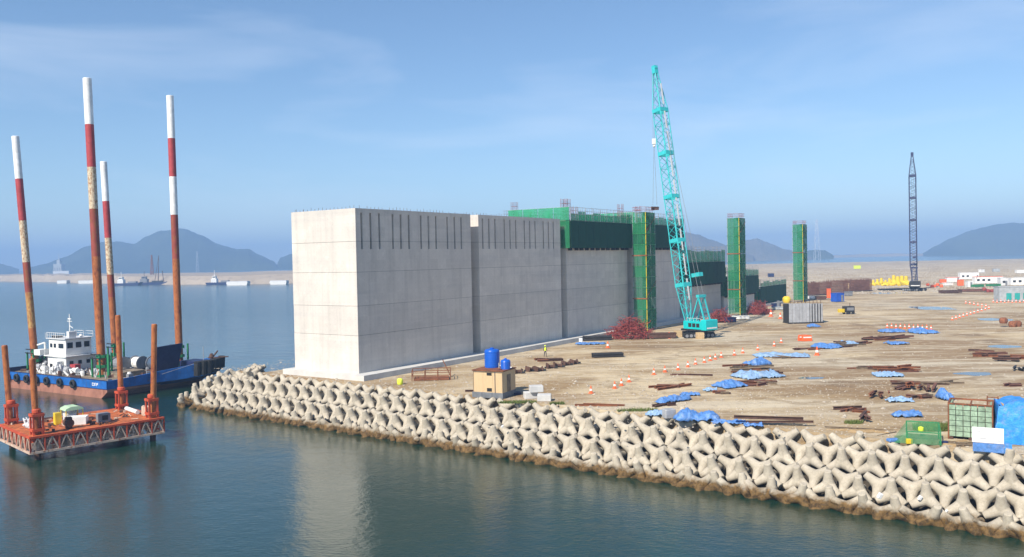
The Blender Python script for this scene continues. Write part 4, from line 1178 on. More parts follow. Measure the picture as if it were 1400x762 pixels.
# ------------------------------------------------------------------ traffic cones
def cone_proto():
    r = thing('traffic_cone', 'x', 'traffic cone')
    bevel(MB().b2((-.24, -.24, 0), (.24, .24, .06)).build('base', M['orange'], r), .02)
    MB().lathe([(.2, .06), (.04, .85)], n=12).build('cone_body', M['orange'], r)
    MB().lathe([(.160, .301), (.116, .519)], n=12).build('white_band', M['white'], r)
    return r
CONE = cone_proto(); first = [True]
def cone(px, py, label, group, s=1.0):
    c = CONE if first[0] else copy_tree(CONE); first[0] = False
    c.location = W(px, py, G); c.scale = (s, s, s); c.rotation_euler = (0, 0, random.uniform(0, 1)); c['label'] = label; c['group'] = group
for px, py in ((808, 538), (840.5, 531.5), (849.7, 527.5), (860, 522.5), (894, 512.5), (909, 509), (927, 506), (940.5, 502), (951, 498.5), (963, 496), (971, 493.5), (978, 491.5), (986, 489), (1004, 486), (1015.5, 483), (1036, 479), (1058.5, 473.5), (1068, 469)):
    cone(px, py, 'orange traffic cone with white band in the long line crossing the yard', 'cones in the long line', 1.0)
cone(831, 476, 'orange cone standing by the blue sheet left of the big rebar heap', 'lone cones', 1.3)
cone(915, 463, 'orange cone at the left end of the turquoise crane tracks', 'lone cones', 1.4)
cone(1117, 486, 'orange cone at the left end of the far beam row', 'lone cones', 1.5)
cone(1054, 433, 'left orange cone of the pair left of the grey steel form', 'lone cones', 2.0)
cone(1067, 436, 'right orange cone of the pair left of the grey steel form', 'lone cones', 1.7)
cone(979, 448, 'orange drum cone beside the small rebar heap right of the crane', 'lone cones', 2.2)
for k in range(11): cone(1213 + k * 6.0, 448.5 + k * .25 - (k % 2) * .6, 'orange cone in the short row above the far blue sheets', 'cones above the far sheets', 1.05)
for k in range(11): cone(1302 + k * 5, 438.0 - k * 1.55, 'small orange cone in the bent line in the right distance, lower leg', 'cones of the bent line', 1.05)
for k in range(6): cone(1348 - k * 5.5, 420 - k * 1.0, 'small orange cone in the bent line in the right distance, upper leg', 'cones of the bent line, upper leg', 1.05)
for k in range(9): cone(1358 + k * 5.2, 413.5 + (k % 2) * .5, 'orange cone in front of the grey and teal container', 'cones before the container', 1.05)
def barrier(px, py, label):
    r = thing('road_barrier', label, 'barrier', W(px, py, G), R(5))
    bevel(MB().xprism([(-.9, 0), (.9, 0), (.75, 1.0), (-.75, 1.0)], -.25, .25).build('barrier_body', M['orange'], r), .04); MB().b2((-.7, -.262, .55), (.7, -.252, .75)).build('white_band', M['white'], r)
barrier(1098, 466, 'orange plastic barrier at the far end of the long cone line')
barrier(1103, 466.5, 'second orange plastic barrier touching the one at the end of the cone line')

# ------------------------------------------------------------------ near right corner: block cage, ladder rack, covered stack, board, skip
def block_cage():
    p = W(1297, 600, G); r = thing('block_cage', 'pale green cage of concrete blocks with open rusty top', 'cage', p, R(-31))
    w, d, h = 3.05, 2.6, 2.55
    nx, nz = 6, 6
    me = MB().box((0, 0, 0), (w / nx - .05, .2, h / nz - .05)).mesh('block', M['cageblock'])
    for i in range(nx):
        for k in range(nz):
            o = link('block', me, r, (w / nx * (i + .5), .1 + random.uniform(-.03, .03), .22 + h / nz * (k + .5))); o.rotation_euler = (R(random.uniform(-3, 3)), 0, 0)
    me2 = MB().box((0, 0, 0), (.2, d / 5 - .05, h / nz - .05)).mesh('block', M['cageblock'])
    for j in range(5):
        for k in range(nz):
            for x in (.1, w - .1):
                o = link('block', me2, r, (x, .2 + d / 5 * (j + .5), .22 + h / nz * (k + .5)))
    MB().b2((.2, .25, .2), (w - .2, d - .1, 2.1)).build('infill', M['darkrust'], r)
    for k in range(2):
        for j in range(2):
            bevel(MB().b2((.3 + k * 1.32, .45 + j * 1.05, 2.12), (1.4 + k * 1.32, 1.2 + j * 1.05, 2.52)).build('brick_pallet', M['pink'], r), .03)
    for a, b in (((0, 0), (w, 0)), ((w, 0), (w, d)), ((w, d), (0, d)), ((0, d), (0, 0))):
        MB().bar((*a, h + .28), (*b, h + .28), .12, .12).build('top_rail', M['rust'], r)
    MB().bar((w / 2, 0, h + .2), (w / 2, d, h + .2), .1, .1).build('cross_rail', M['rust'], r)
    for a in ((0, 0), (w, 0), (w, d), (0, d)): MB().tube((*a, 0), (*a, h + .3), .06, 6).build('corner_post', M['rust'], r)
    for x in (.2, w / 2, w - .2): MB().b2((x - .12, -.05, 0), (x + .12, d, .2)).build('skid', M['darkrust'], r)
M['cageblock'] = paint('pale_green_block', (.30, .42, .30), .85, .4, rust=(.16, .22, .15), scale=2.2, rustamt=.3)
block_cage()
def rack():
    p = W(1350, 586, G); r = thing('ladder_rack', 'rusty ladder rack standing between the block cage and the blue covered stack', 'rack', p, R(-30))
    for x in (0, .78):
        for y in (0, .9): MB().tube((x, y, 0), (x, y, 2.6), .05, 5).build('upright', M['rust'], r)
    for k in range(6):
        MB().tube((0, 0, .4 + k * .42), (.78, 0, .4 + k * .42), .04, 5).build('rung', M['galv' if k in (3, 5) else 'rust'], r); MB().tube((0, .9, .4 + k * .42), (.78, .9, .4 + k * .42), .04, 5).build('rung', M['rust'], r)
    MB().b2((.05, .05, .02), (.73, .85, 1.0)).build('drum_box', M['darkrust'], r)
rack()
def covered_stack():
    p = W(1366, 606, G); nx, ny = 40, 30; mb = MB(); w, d, h = 4.6, 3.2, 3.2
    for i in range(nx + 1):
        for j in range(ny + 1):
            u, v = i / nx, j / ny
            # a box profile draped: distance round the girth
            def fold(t, L, H):
                s = t * (L + 2 * H)
                if s < H: return -.35 * (1 - s / H), s
                if s < H + L: return s - H, H
                return L + .35 * ((s - H - L) / H), 2 * H + L - s
            x, zx = fold(u, w, h); y, zy = fold(v, d, h)
            z = min(zx, zy) 
            if zx < h and zy < h: z = min(zx, zy)
            n1_ = noise.noise(Vector((x * .8, y * .8, z * .5))); n2_ = noise.noise(Vector((x * 2.5 + z, y * 2.5, z * 1.6)))
            top = 1 if z >= h * .98 else 0
            z2 = z - .5 * (x / w) * 0 + (.18 * n1_ if top else 0) - .55 * ((1 - max(0, min(1, x / 1.1))) ** 2 if top else 0) + .10 * n2_ * top
            mb.v.append((x + .10 * n2_ + (.12 * n1_ if not top else 0), y + .10 * n2_ + .14 * n1_, max(.02, z2)))
    for i in range(nx):
        for j in range(ny):
            a = i * (ny + 1) + j; mb.f.append((a, a + ny + 1, a + ny + 2, a + 1)); mb.m.append(0)
    r = thing('covered_stack', 'tall stack under a bright blue tarpaulin at the right edge', 'covered stack', p, R(-24))
    mb.build('cover', M['tarpbright'], r, smooth=True)
    MB().b2((.3, .3, 0), (w - .3, d - .3, h - .3)).build('stacked_load', M['timber'], r)
covered_stack()
def board():
    p = W(1329, 617.5, G); r = thing('site_board', 'white notice board above a blue base cloth in front of the block cage', 'notice board', p, R(-29))
    w = 2.05
    bevel(MB().b2((0, 0, .72), (w, .06, 1.85)).build('panel', M['whiteplastic'], r), .015)
    for x in (.12, w - .12): MB().tube((x, .11, 0), (x, .11, 1.8), .045, 6).build('post', M['galv'], r)
    MB().b2((.05, -.04, .05), (w + .0, -.005, .70)).build('base_cloth', M['tarp'], r)
    MB().b2((w + .03, -.15, .02), (w + .5, .3, .8)).build('base_cloth', M['tarpbright'], r)
    # faint grey print
    pr = MB()
    for z, x0, x1 in ((1.62, .22, .75), (1.50, .18, .7), (1.38, .25, .66), (1.05, .5, .95), (.97, .5, .9), (1.06, 1.3, 1.85), (.97, 1.3, 1.75), (.88, 1.3, 1.85)):
        pr.b2((x0, -.0035, z), (x1, -.001, z + .05))
    pr.build('print', M['galv'], r)
board()
def net_skip():
    p = W(1226, 606, G); r = thing('netted_skip', 'low skip covered by bright green net, in front of the weeds', 'skip', p, R(-24))
    w, d, h = 3.1, 2.6, .95
    for x in (.75, w - .05):
        for y, z in ((.08, h), (d - .05, h + .35)): MB().tube((x, y, 0), (x, y, z), .05, 6).build('frame_post', M['green'], r)
    MB().tube((.7, .06, h), (w, .06, h), .04, 6).tube((.7, d - .03, h + .35), (w, d - .03, h + .35), .04, 6).tube((w - .03, .06, h), (w - .03, d - .03, h + .35), .04, 6).build('frame_rail', M['green'], r)
    nx, ny = 30, 22; mb = MB()
    for i in range(nx + 1):
        for j in range(ny + 1):
            u, v = i / nx, j / ny
            fr = max(0, (v - .22) / .78)                     # the front drop, then the sagging top
            x = -.15 + u * (w + .2) - (.18 * (1 - min(1, v / .22))) * (1 - u); y = -.10 * (1 - min(1, v / .22)) + fr * d
            up = min(1, max(0, (u - .02) / .26))
            top = h + .35 * fr - .38 * math.sin(PI * min(1, max(0, (u - .24) / .76))) * math.sin(PI * fr)
            z = top * up * (min(1, v / .22)) + .05
            z += (.07 * noise.noise(Vector((x * 3, y * 3, 1 + v * 3))) + .03 * noise.noise(Vector((x * 8, y * 8, 2)))) * up
            mb.v.append((x + .05 * noise.noise(Vector((z * 4, x * 4, 3))), y + .05 * noise.noise(Vector((x * 5, z * 5, 6))), max(.02, z)))
    for i in range(nx):
        for j in range(ny):
            a = i * (ny + 1) + j; mb.f.append((a, a + ny + 1, a + ny + 2, a + 1)); mb.m.append(0)
    o = mb.build('net_cover', M['netskip'], r, smooth=True)
    MB().b2((.8, .2, .02), (w - .15, d - .2, .35)).build('spoil', M['deckdirt'], r)
net_skip()
p = W(1259, 590, G + .75); tag(MB().lathe([(.16, 0), (.22, .1), (.2, .32), (.08, .38)], n=12).build('float', M['lime'], None, p, None, True), 'lime yellow float lying in the green netted skip', 'float')
p = W(1243, 607, G); tag(bevel(MB().b2((-.25, -.15, 0), (.25, .2, .42)).build('jerrycan', M['yellow'], None, p), .05), 'yellow can standing before the green netted skip', 'can')
p = W(1222, 604, G); tag(bevel(MB().b2((-.5, -.2, 0), (.4, .3, .25)).build('folded_sheet', M['tarp'], None, p, (0, 0, .2)), .06), 'folded blue sheet at the left foot of the green netted skip', 'sheet')
p = W(1290, 607, G); tag(bevel(MB().b2((-.35, -.15, 0), (.35, .2, .2)).build('folded_sheet', M['hullnavy'], None, p, (0, 0, .1)), .06), 'small dark blue bag on the planks before the block cage', 'bag')
p = W(915, 572, G); b = tag(bevel(MB().b2((-.5, -.3, 0), (.55, .5, .85)).build('pump_box', M['galv'], None, p, (0, 0, .3)), .06), 'grey box on the mole edge between the two blue sheets', 'box')
bag_stack(1081, 419, 1, M['yellow'], 'yellow drum standing behind the grey steel form', 'drum', 'drum', 1.9)

# ------------------------------------------------------------------ people
def body_mesh(stride=.12, arm=.18):
    """one skinned figure 1.74 m tall, facing -y"""
    V, E, Rr = [], [], []
    def vtx(p, r, par=None):
        V.append(p); Rr.append(r)
        if par is not None: E.append((par, len(V) - 1))
        return len(V) - 1
    pel = vtx((0, 0, .95), .135); bel = vtx((0, 0, 1.08), .125, pel); ch = vtx((0, .005, 1.28), .15, bel); nb = vtx((0, 0, 1.44), .07, ch); nk = vtx((0, -.01, 1.51), .055, nb)
    hd = vtx((0, -.02, 1.60), .085, nk); vtx((0, -.02, 1.69), .075, hd); vtx((0, -.115, 1.60), .018, hd)
    for s in (-1, 1):
        hp = vtx((s * .09, 0, .90), .10, pel); kn = vtx((s * .11, -s * stride * .5 - .03, .49), .062, hp); an = vtx((s * .12, -s * stride + .02, .09), .042, kn); vtx((s * .13, -s * stride - .15, .04), .04, an)
        sh = vtx((s * .18, 0, 1.40), .068, ch); el = vtx((s * .27, .03, 1.12), .047, sh); wr = vtx((s * .27, -arm, .92), .034, el); pm = vtx((s * .268, -arm - .06, .86), .034, wr)
        for k in range(4):
            f1 = vtx((s * .268 + (k - 1.5) * .019, -arm - .10, .80 + .006 * k), .0095, pm); vtx((s * .268 + (k - 1.5) * .018, -arm - .10 - .02, .765 + .008 * k), .008, f1)
        t1 = vtx((s * .228, -arm - .085, .85), .011, pm); vtx((s * .222, -arm - .11, .82), .009, t1)
    me = bpy.data.meshes.new('body'); me.from_pydata(V, E, [])
    o = bpy.data.objects.new('body_source', me); COL.objects.link(o)
    o.modifiers.new('skin', 'SKIN'); sub = o.modifiers.new('sub', 'SUBSURF'); sub.levels = 1; sub.render_levels = 1
    for k, sv in enumerate(me.skin_vertices[0].data): sv.radius = (Rr[k], Rr[k]); sv.use_root = (k == 0)
    dg = bpy.context.evaluated_depsgraph_get(); m2 = bpy.data.meshes.new_from_object(o.evaluated_get(dg))
    bpy.data.objects.remove(o); m2.name = 'body'
    m2.materials.clear()
    for m in (M['skin'], M['cloth'], M['rubber']): m2.materials.append(m)
    for f in m2.polygons:
        z = f.center.z; a = abs(f.center.x)
        f.material_index = 2 if z < .12 else (0 if z > 1.47 or (a > .19 and z < .93) else 1)
        f.use_smooth = True
    return m2
BODY = body_mesh()
def person(p, rz, label, vest, hat):
    r = thing('person', label, 'person', p, rz, 'workers on the site')
    link('body', BODY, r)
    MB().lathe([(.175, .93), (.165, 1.05), (.185, 1.25), (.19, 1.36), (.12, 1.44)], n=14).build('vest', vest, r, smooth=True)
    MB().lathe([(.125, 1.655), (.12, 1.70), (.10, 1.755), (.05, 1.785)], (0, -.02, 0), 14).lathe([(.155, 1.645), (.125, 1.66)], (0, -.035, 0), 14).build('helmet', hat, r, smooth=True)
person(W(745.5, 488, G), R(30), 'worker in a yellow vest standing by the rusty beams behind the hut', M['lime'], M['lime'])
def rowp(t, y, z): return row(t, y, SLAB_Z + z)
person(rowp(77.4, .2, 20.93), R(20), 'worker with yellow helmet on the formwork deck at the head of the nearest stair tower', M['lime'], M['yellow'])
person(rowp(81.0, .4, 20.93), R(60), 'worker in dark clothes and lime helmet on the deck right of the nearest stair tower', M['cloth'], M['lime'])
person(rowp(86.5, .5, 20.93), R(-20), 'worker in dark clothes beside the crane boom on top of the formwork deck', M['cloth'], M['white'])
for k, y in enumerate((10.6, 7.6, 3.6)):
    person(rowp(52.75, y, 20.93), R(-70), ['worker in yellow at the far end of the formwork above the second caisson', 'worker in yellow in the middle of the formwork above the second caisson', 'worker in yellow near the corner of the formwork above the second caisson'][k], M['lime'], M['yellow'])

# ------------------------------------------------------------------ leg barge with wheelhouse (blue hull)
def band_pole(parent, x, y, z0, z1, rad, bands, lean, name='spud_leg'):
    """a tubular leg with painted bands; bands: (height of the band's top, material) from the top down"""
    o = thing_part(name, parent, 0); o.location = (x, y, 0); o.rotation_euler = lean
    tops = [z1] + [b[0] for b in bands[1:]]
    for k, (zt, mt) in enumerate(bands):
        zb = bands[k + 1][0] if k + 1 < len(bands) else z0
        MB().lathe([(rad, zb + .004), (rad, zt - .004)] if k else [(rad, zb + .004), (rad, zt - .05), (rad * .9, zt)], n=20).build('painted_band', mt, o, smooth=False)
    for f in o.children:
        for p_ in f.data.polygons: p_.use_smooth = abs(p_.normal.z) < .5
        f.data.set_sharp_from_angle(angle=R(40))
    return o
def legmat(name, c, rust, amt, sc=.8):
    return paint(name, c, .6, .25, rust=rust, scale=sc, rustamt=amt)
M['legwhite'] = legmat('leg_white', (.84, .84, .83), (.45, .30, .22), .0)
M['legred'] = legmat('leg_red', (.42, .05, .055), (.25, .05, .03), .2)
M['legworn'] = legmat('leg_worn_white', (.66, .56, .40), (.30, .12, .04), .5, 2.2)
M['legredworn'] = legmat('leg_worn_red', (.30, .055, .035), (.26, .10, .03), .4)
M['legrust'] = legmat('leg_rust', (.40, .125, .028), (.20, .05, .02), .38, 1.2)
M['legyellow'] = legmat('leg_yellow', (.50, .30, .09), (.32, .11, .035), .6, 1.8)

CB = W(146, 522.5, 2.5); CB.z = 0
UB = Vector((.85, -.53, 0)).normalized(); RZB = math.atan2(UB.y, UB.x)
VB = Vector((-UB.y, UB.x, 0))
def leg_barge():
    r = thing('leg_barge', 'blue hulled leg barge with white wheelhouse and four tall red and white banded legs', 'barge', CB, RZB)
    L, B, D = 27.0, 17.0, 2.5
    prof = [(-L, .1), (-L + .6, -.8), (-2.6, -.8), (0, 1.0), (0, 1.35), (-L, 1.35)]
    MB().xprism(prof, 0, B).build('lower_hull', M['hullred'], r)
    # blue top strake: the near side plates one by one, then the end and far side
    nb = 9
    MB().b2((-L, .02, 1.352), (-.25, B - .02, D - .02)).build('hull_core', M['hullblue'], r)
    for k in range(nb):
        MB().b2((-L + k * L / nb + .015, -.05, 1.36), (-L + (k + 1) * L / nb - .015, .018, D + .12)).build('side_plate', M['hullblue'], r)
    MB().b2((-L - .06, -.06, 1.34), (0, -.02, 1.42)).b2((-L - .06, -.1, D + .12), (.02, .02, D + .2)).build('rubbing_strake', M['hullnavy'], r)
    # end face with raised sheer towards the far corner, which overhangs as a rounded bow
    vs, fs = [], []
    ys = [0, 4, 8, 11, 13.5, 15.5, 17.2, 18.4]
    out = [.0, .1, .4, 1.2, 2.2, 3.0, 3.3, 2.0]
    topz = [2.62, 2.75, 3.05, 3.35, 3.65, 3.95, 4.25, 4.4]
    midz = [1.36, 1.36, 1.40, 1.45, 1.6, 1.8, 2.1, 2.5]
    lowz = [1.0, .9, .8, .85, 1.0, 1.25, 1.6, 2.1]
    n = len(ys)
    mb1, mb2, mb3 = MB(), MB(), MB()
    for k in range(n - 1):
        a, b = k, k + 1
        mb1.add([(out[a] + .02, ys[a], midz[a]), (out[b] + .02, ys[b], midz[b]), (out[b] + .15, ys[b], topz[b]), (out[a] + .15, ys[a], topz[a])], [(0, 1, 2, 3)])
        mb1.add([(out[a] + .15, ys[a], topz[a]), (out[b] + .15, ys[b], topz[b]), (out[b] - .1, ys[b], topz[b]), (out[a] - .1, ys[a], topz[a])], [(0, 1, 2, 3)])
        mb1.add([(out[a] - .1, ys[a], topz[a]), (out[b] - .1, ys[b], topz[b]), (out[b] - .25, ys[b], 2.4), (out[a] - .25, ys[a], 2.4)], [(0, 1, 2, 3)])
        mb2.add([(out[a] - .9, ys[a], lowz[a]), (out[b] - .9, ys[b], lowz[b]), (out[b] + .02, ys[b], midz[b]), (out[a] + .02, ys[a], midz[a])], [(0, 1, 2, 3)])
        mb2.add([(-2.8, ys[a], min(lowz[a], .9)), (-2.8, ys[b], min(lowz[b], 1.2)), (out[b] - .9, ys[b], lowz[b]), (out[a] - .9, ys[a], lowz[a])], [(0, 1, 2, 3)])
        mb3.add([(-.3, ys[a], 2.45), (-.3, ys[b], 2.45), (out[b] - .2, ys[b], 2.45), (out[a] - .2, ys[a], 2.45)], [(0, 1, 2, 3)])
    mb1.add([(out[-1], ys[-1], midz[-1]), (out[-1] + .1, ys[-1], topz[-1]), (-4, 17.1, 3.4), (-4, 17.1, 1.36)], [(0, 1, 2, 3)])
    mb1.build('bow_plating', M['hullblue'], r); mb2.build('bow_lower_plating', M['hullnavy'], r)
    MB().b2((-L + .1, .1, D - .015), (-.05, B - .05, D)).build('deck', M['deckdirt'], r)
    mb3.build('bow_deck', M['deckdirt'], r)
    MB().b2((-L + .1, .12, D), (-L + .2, B - .1, D + .7)).b2((-L + .2, B - .15, D), (-4, B - .05, D + .8)).build('bulwark', M['hullnavy'], r)
    # tyres along the side
    for k, x in enumerate((-26.6, -23.9, -21.0, -18.2, -15.3, -11.7, -8.2)):
        t = MB(); nn, mm = 18, 8; 
        for i in range(nn):
            for j in range(mm):
                a, b = 2 * PI * i / nn, 2 * PI * j / mm; rr = .48 + .2 * math.cos(b)
                t.v.append((x + rr * math.cos(a), -.32 + .2 * math.sin(b), 1.75 + rr * math.sin(a)))
        for i in range(nn):
            for j in range(mm):
                t.f.append((i * mm + j, ((i + 1) % nn) * mm + j, ((i + 1) % nn) * mm + (j + 1) % mm, i * mm + (j + 1) % mm)); t.m.append(0)
        f = t.build('tyre_fender', M['rubber'], r, smooth=True)
        MB().tube((x, -.2, 2.2), (x, .02, D + .15), .03, 4).build('chain', M['black'], f)
    # name marks: three pale characters on the side
    for k in range(3):
        mk = MB(); x = -3.6 + k * .55
        mk.b2((x, -.058, 1.75), (x + .1, -.052, 2.2)); mk.b2((x + .11, -.058, 2.1), (x + .4, -.052, 2.2)); mk.b2((x + .11, -.058, 1.75 + .1 * k), (x + .4, -.052, 1.85 + .1 * k))
        if k != 1: mk.b2((x + .30, -.058, 1.96), (x + .4, -.052, 2.09))
        mk.build('name_mark', M['white'], r)
    # legs
    def lp(px, py):        # foot of a leg on the deck, in the barge's frame
        d = W(px, py, 2.5) - CB; return d.dot(UB), d.dot(VB)
    ll = R(-.9)
    legs = [((50, 506), (22, 186), [(0, 'legwhite'), (58, 'legred'), (115, 'legworn'), (172, 'legredworn'), (213, 'legyellow'), (262, 'legrust')], .57),
            ((140, 515), (119.5, 107), [(0, 'legwhite'), (63, 'legred'), (121, 'legworn'), (178, 'legredworn'), (243, 'legrust')], .62),
            ((159, 497), (142, 221), [(0, 'legwhite'), (54, 'legred'), (104, 'legworn'), (154, 'legredworn'), (185, 'legrust')], .55),
            ((250, 499), (232.5, 131), [(0, 'legwhite'), (58, 'legred'), (110, 'legwhite'), (162, 'legredworn'), (222, 'legrust')], .58)]
    for (bp, tp, bands, rad) in legs:
        x, y = lp(*bp); y = min(y, B + .6); x = min(x, 1.2)
        base_w = CB + UB * x + VB * y
        zt = WD(tp[0], tp[1], base_w.y).z
        top_w = WD(tp[0], tp[1], base_w.y)
        # lean in the barge's frame
        dv = (top_w - Vector((base_w.x, base_w.y, 2.5))); dx = dv.x / max(1, dv.z)
        lw = Vector((dx, 0, 1)); loc = Matrix.Rotation(-RZB, 4, 'Z') @ lw
        lean = loc.to_track_quat('Z', 'Y').to_euler()
        scale = (zt - 2.5) / ((bp[1] - tp[1]))
        o = band_pole(r, x, y, -6, zt, rad, [(zt - q * scale, M[m]) for q, m in bands], (0, 0, 0))
        q = Vector((0, 0, 1)).rotation_difference(loc.normalized()); o.rotation_mode = 'QUATERNION'; o.rotation_quaternion = q
        g = thing_part('leg_guide', r, 0); g.location = (x, y, 0)
        for zz in (2.6, 4.1, 5.6):
            mb = MB()
            for k in range(8):
                a = PI / 4 * k; b = a + PI / 4; rr = rad + .16
                mb.bar((rr * math.cos(a), rr * math.sin(a), zz), (rr * math.cos(b), rr * math.sin(b), zz), .14, .45)
            mb.build('collar', M['green'], g)
        for sx, sy in ((-1, -1), (1, -1), (1, 1), (-1, 1)):
            MB().b2((sx * (rad + .35) - .11, sy * (rad + .35) - .11, 2.5), (sx * (rad + .35) + .11, sy * (rad + .35) + .11, 5.5 + .6 * (sx > 0))).build('guide_post', M['green'], g)
        for k in range(2): MB().tube((-rad - .5 + k * .2, -rad - .55, 5.4 + k * .6), (rad + .5, -rad - .55, 5.4 + k * .6), .09, 6).build('clamp', M['black'], g)
    # wheelhouse
    wx, wy = (lambda d: (d.dot(UB), d.dot(VB)))(W(93, 507, 2.5) - CB)
    h = thing_part('wheelhouse', r, 0); h.location = (wx, wy, 2.5)
    bevel(MB().b2((-2.6, -1.8, 0), (2.6, 3.2, 2.5)).build('deckhouse', M['white'], h), .05)
    bevel(MB().b2((-.4, -2.9, 0), (2.0, -1.81, 1.9)).build('companionway', M['white'], h), .05)
    MB().b2((.0, -2.93, .2), (.75, -2.905, 1.5)).build('door', M['dark'], h)
    MB().b2((-3.0, -2.2, 2.51), (3.3, 3.5, 2.65)).build('bridge_deck', M['white'], h)
    bevel(MB().b2((-2.3, -1.7, 2.66), (2.5, 2.6, 5.3)).build('bridge', M['white'], h), .06)
    for k in range(2): MB().b2((-1.9 + k * 1.05, -1.74, 3.9), (-1.25 + k * 1.05, -1.705, 4.55)).build('window', M['glass'], h)
    for k in range(3): MB().b2((2.505, -1.45 + k * 1.4, 3.85), (2.54, -.55 + k * 1.4, 4.75)).build('window', M['glass'], h)
    MB().b2((.5, -1.74, 3.85), (1.9, -1.705, 4.6)).build('window', M['glass'], h)
    for k in range(3): MB().b2((2.605, -1.2 + k * 1.4, 1.2), (2.64, -.6 + k * 1.4, 1.8)).build('porthole', M['glass'], h)
    MB().b2((-2.6, -2.0, 5.31), (2.8, 2.9, 5.42)).build('bridge_roof', M['whitegrey'], h)
    mb = MB()
    for x in (-2.5, 0, 2.7):
        for y in (-1.9, 2.8): mb.tube((x, y, 5.42), (x, y, 6.3), .035, 4)
    for y in (-1.9, 2.8): mb.tube((-2.5, y, 6.3), (2.7, y, 6.3), .035, 4); mb.tube((-2.5, y, 5.9), (2.7, y, 5.9), .03, 4)
    for x in (-2.9, 3.2):
        mb.tube((x, -2.1, 2.65), (x, -2.1, 3.6), .035, 4); mb.tube((x, -2.1, 3.6), (x, 3.4, 3.6), .035, 4); mb.tube((x, -2.1, 3.2), (x, 3.4, 3.2), .03, 4)
    mb.build('railing', M['white'], h)
    MB().tube((.2, .4, 5.4), (.2, .4, 9.2), .10, 8, .06).tube((-.5, .4, 8.0), (.9, .4, 8.0), .05, 6).tube((.2, .4, 7.3), (1.1, .4, 6.9), .05, 5).box((.2, .4, 8.4), (.9, .12, .16)).build('mast', M['white'], h)
    MB().lathe([(.25, 0), (.3, .2), (.16, .42)], (1.6, 1.4, 5.45), 12).build('radome', M['white'], h)
    bevel(MB().b2((-2.3, 1.6, 5.43), (-1.2, 2.4, 6.2)).b2((1.6, -1.0, 5.43), (2.3, .2, 6.5)).build('roof_box', M['whitegrey'], h), .04)
    MB().b2((-2.2, -1.3, 5.43), (-.6, -.3, 5.75)).build('hatch', M['black'], h)
    bevel(MB().lathe([(.45, 2.4), (.45, 4.6), (.36, 4.9)], (-3.1, .6, 0), 14).build('funnel', M['white'], h), .02)
    # raised ramp panel at the bow
    ry0 = 8.2
    rp_ = MB()
    rp_.add([(-1.2, ry0, 2.5), (-1.2, ry0 + 4.6, 2.7), (-.2, ry0 + 4.9, 6.9), (-.2, ry0 + .3, 6.7), (-1.55, ry0, 2.5), (-1.55, ry0 + 4.6, 2.7), (-.55, ry0 + 4.9, 6.9), (-.55, ry0 + .3, 6.7)], [(0, 1, 2, 3), (7, 6, 5, 4), (0, 4, 5, 1), (1, 5, 6, 2), (2, 6, 7, 3), (3, 7, 4, 0)])
    rm = rp_.build('ramp', M['hullnavy'], r)
    for k in range(5):
        y = ry0 + .4 + k * 1.0; MB().bar((-1.68, y, 2.6), (-.68, y + .25, 6.7), .12, .12).build('stiffener', M['hullnavy'], rm)
    # deck gear
    bx = M['whitegrey']
    gear = [((-19.0, 1.6), 'pump', 'white'), ((-16.4, 1.8), 'pump', 'whitegrey'), ((-13.6, 2.2), 'pump', 'galv'), ((-22.5, 2.6), 'pump', 'galv'), ((-11.2, 2.0), 'pump', 'white'), ((-8.6, 11.0), 'drum', 'white'), ((-5.6, 12.0), 'drum', 'white'), ((-10.4, 9), 'drum', 'grey'), ((-7.5, 3.2), 'pump', 'galv'), ((-24.5, 5), 'drum', 'black')]
    for (x, y), kd, mt in gear:
        if kd == 'drum':
            MB().tube((x - .9, y, 3.6), (x + .9, y, 3.6), .95, 16).build('winch_drum', M[mt], r); MB().tube((x - 1.05, y, 3.6), (x - .91, y, 3.6), 1.15, 16).tube((x + .91, y, 3.6), (x + 1.05, y, 3.6), 1.15, 16).build('winch_flange', M['grey'], r)
            MB().b2((x - 1.2, y - .6, 2.5), (x + 1.2, y + .6, 2.8)).build('winch_bed', M['black'], r)
        else:
            mb = MB(); mb.b2((x - .7, y - .4, 2.5), (x + .7, y + .4, 2.8))
            for k in range(7):
                a = Vector((x + random.uniform(-1.1, 1.1), y + random.uniform(-.9, .9), 2.6)); mb.tube(a, a + Vector((random.uniform(-1.1, 1.1), random.uniform(-.6, .6), random.uniform(.3, 1.6))), random.uniform(.07, .2), 8)
            mb.tube((x - .6, y, 3.3), (x + .6, y, 3.3), .42, 12)
            mb.build('deck_pump', M[mt], r)
    bevel(MB().b2((-9.5, 3.2, 2.51), (-2.4, 7.8, 3.25)).build('cargo_bed', M['deckdirt'], r), .05)
    MB().b2((-14.6, 7.4, 2.51), (-12.8, 9.2, 4.8)).build('engine_box', M['black'], r)
    MB().b2((-14.4, 3.0, 2.51), (-13.0, 3.9, 4.0)).build('flag_locker', M['legred'], r)
    MB().tube((-4.2, 3.0, 2.5), (-4.2, 3.0, 6.0), .22, 8).build('bitt_post', M['green'], r); MB().tube((-16.8, 4.4, 2.5), (-16.8, 4.4, 5.0), .1, 6).build('davit', M['white'], r)
    MB().tube((1.6, 15.5, 3.4), (1.6, 15.5, 6.2), .05, 5).build('jackstaff', M['galv'], r)
    MB().tube((1.8, 16.2, 4.3), (5.0, 17.6, 4.5), .09, 6).tube((1.9, 16.6, 3.9), (3.0, 17.2, 5.4), .12, 6).lathe([(.35, 0), (.42, .3), (.2, .8)], (2.3, 16.5, 4.2), 10).build('anchor_davit', M['darkrust'], r)
    MB().tube((.8, 8.5, 2.6), (3.1, 14.2, 4.1), .035, 4).build('mooring_rope', M['galv'], r)
    MB().b2((-1.6, 13.5, 2.5), (1.8, 16.4, 4.0)).build('bow_house', M['hullnavy'], r)
leg_barge()

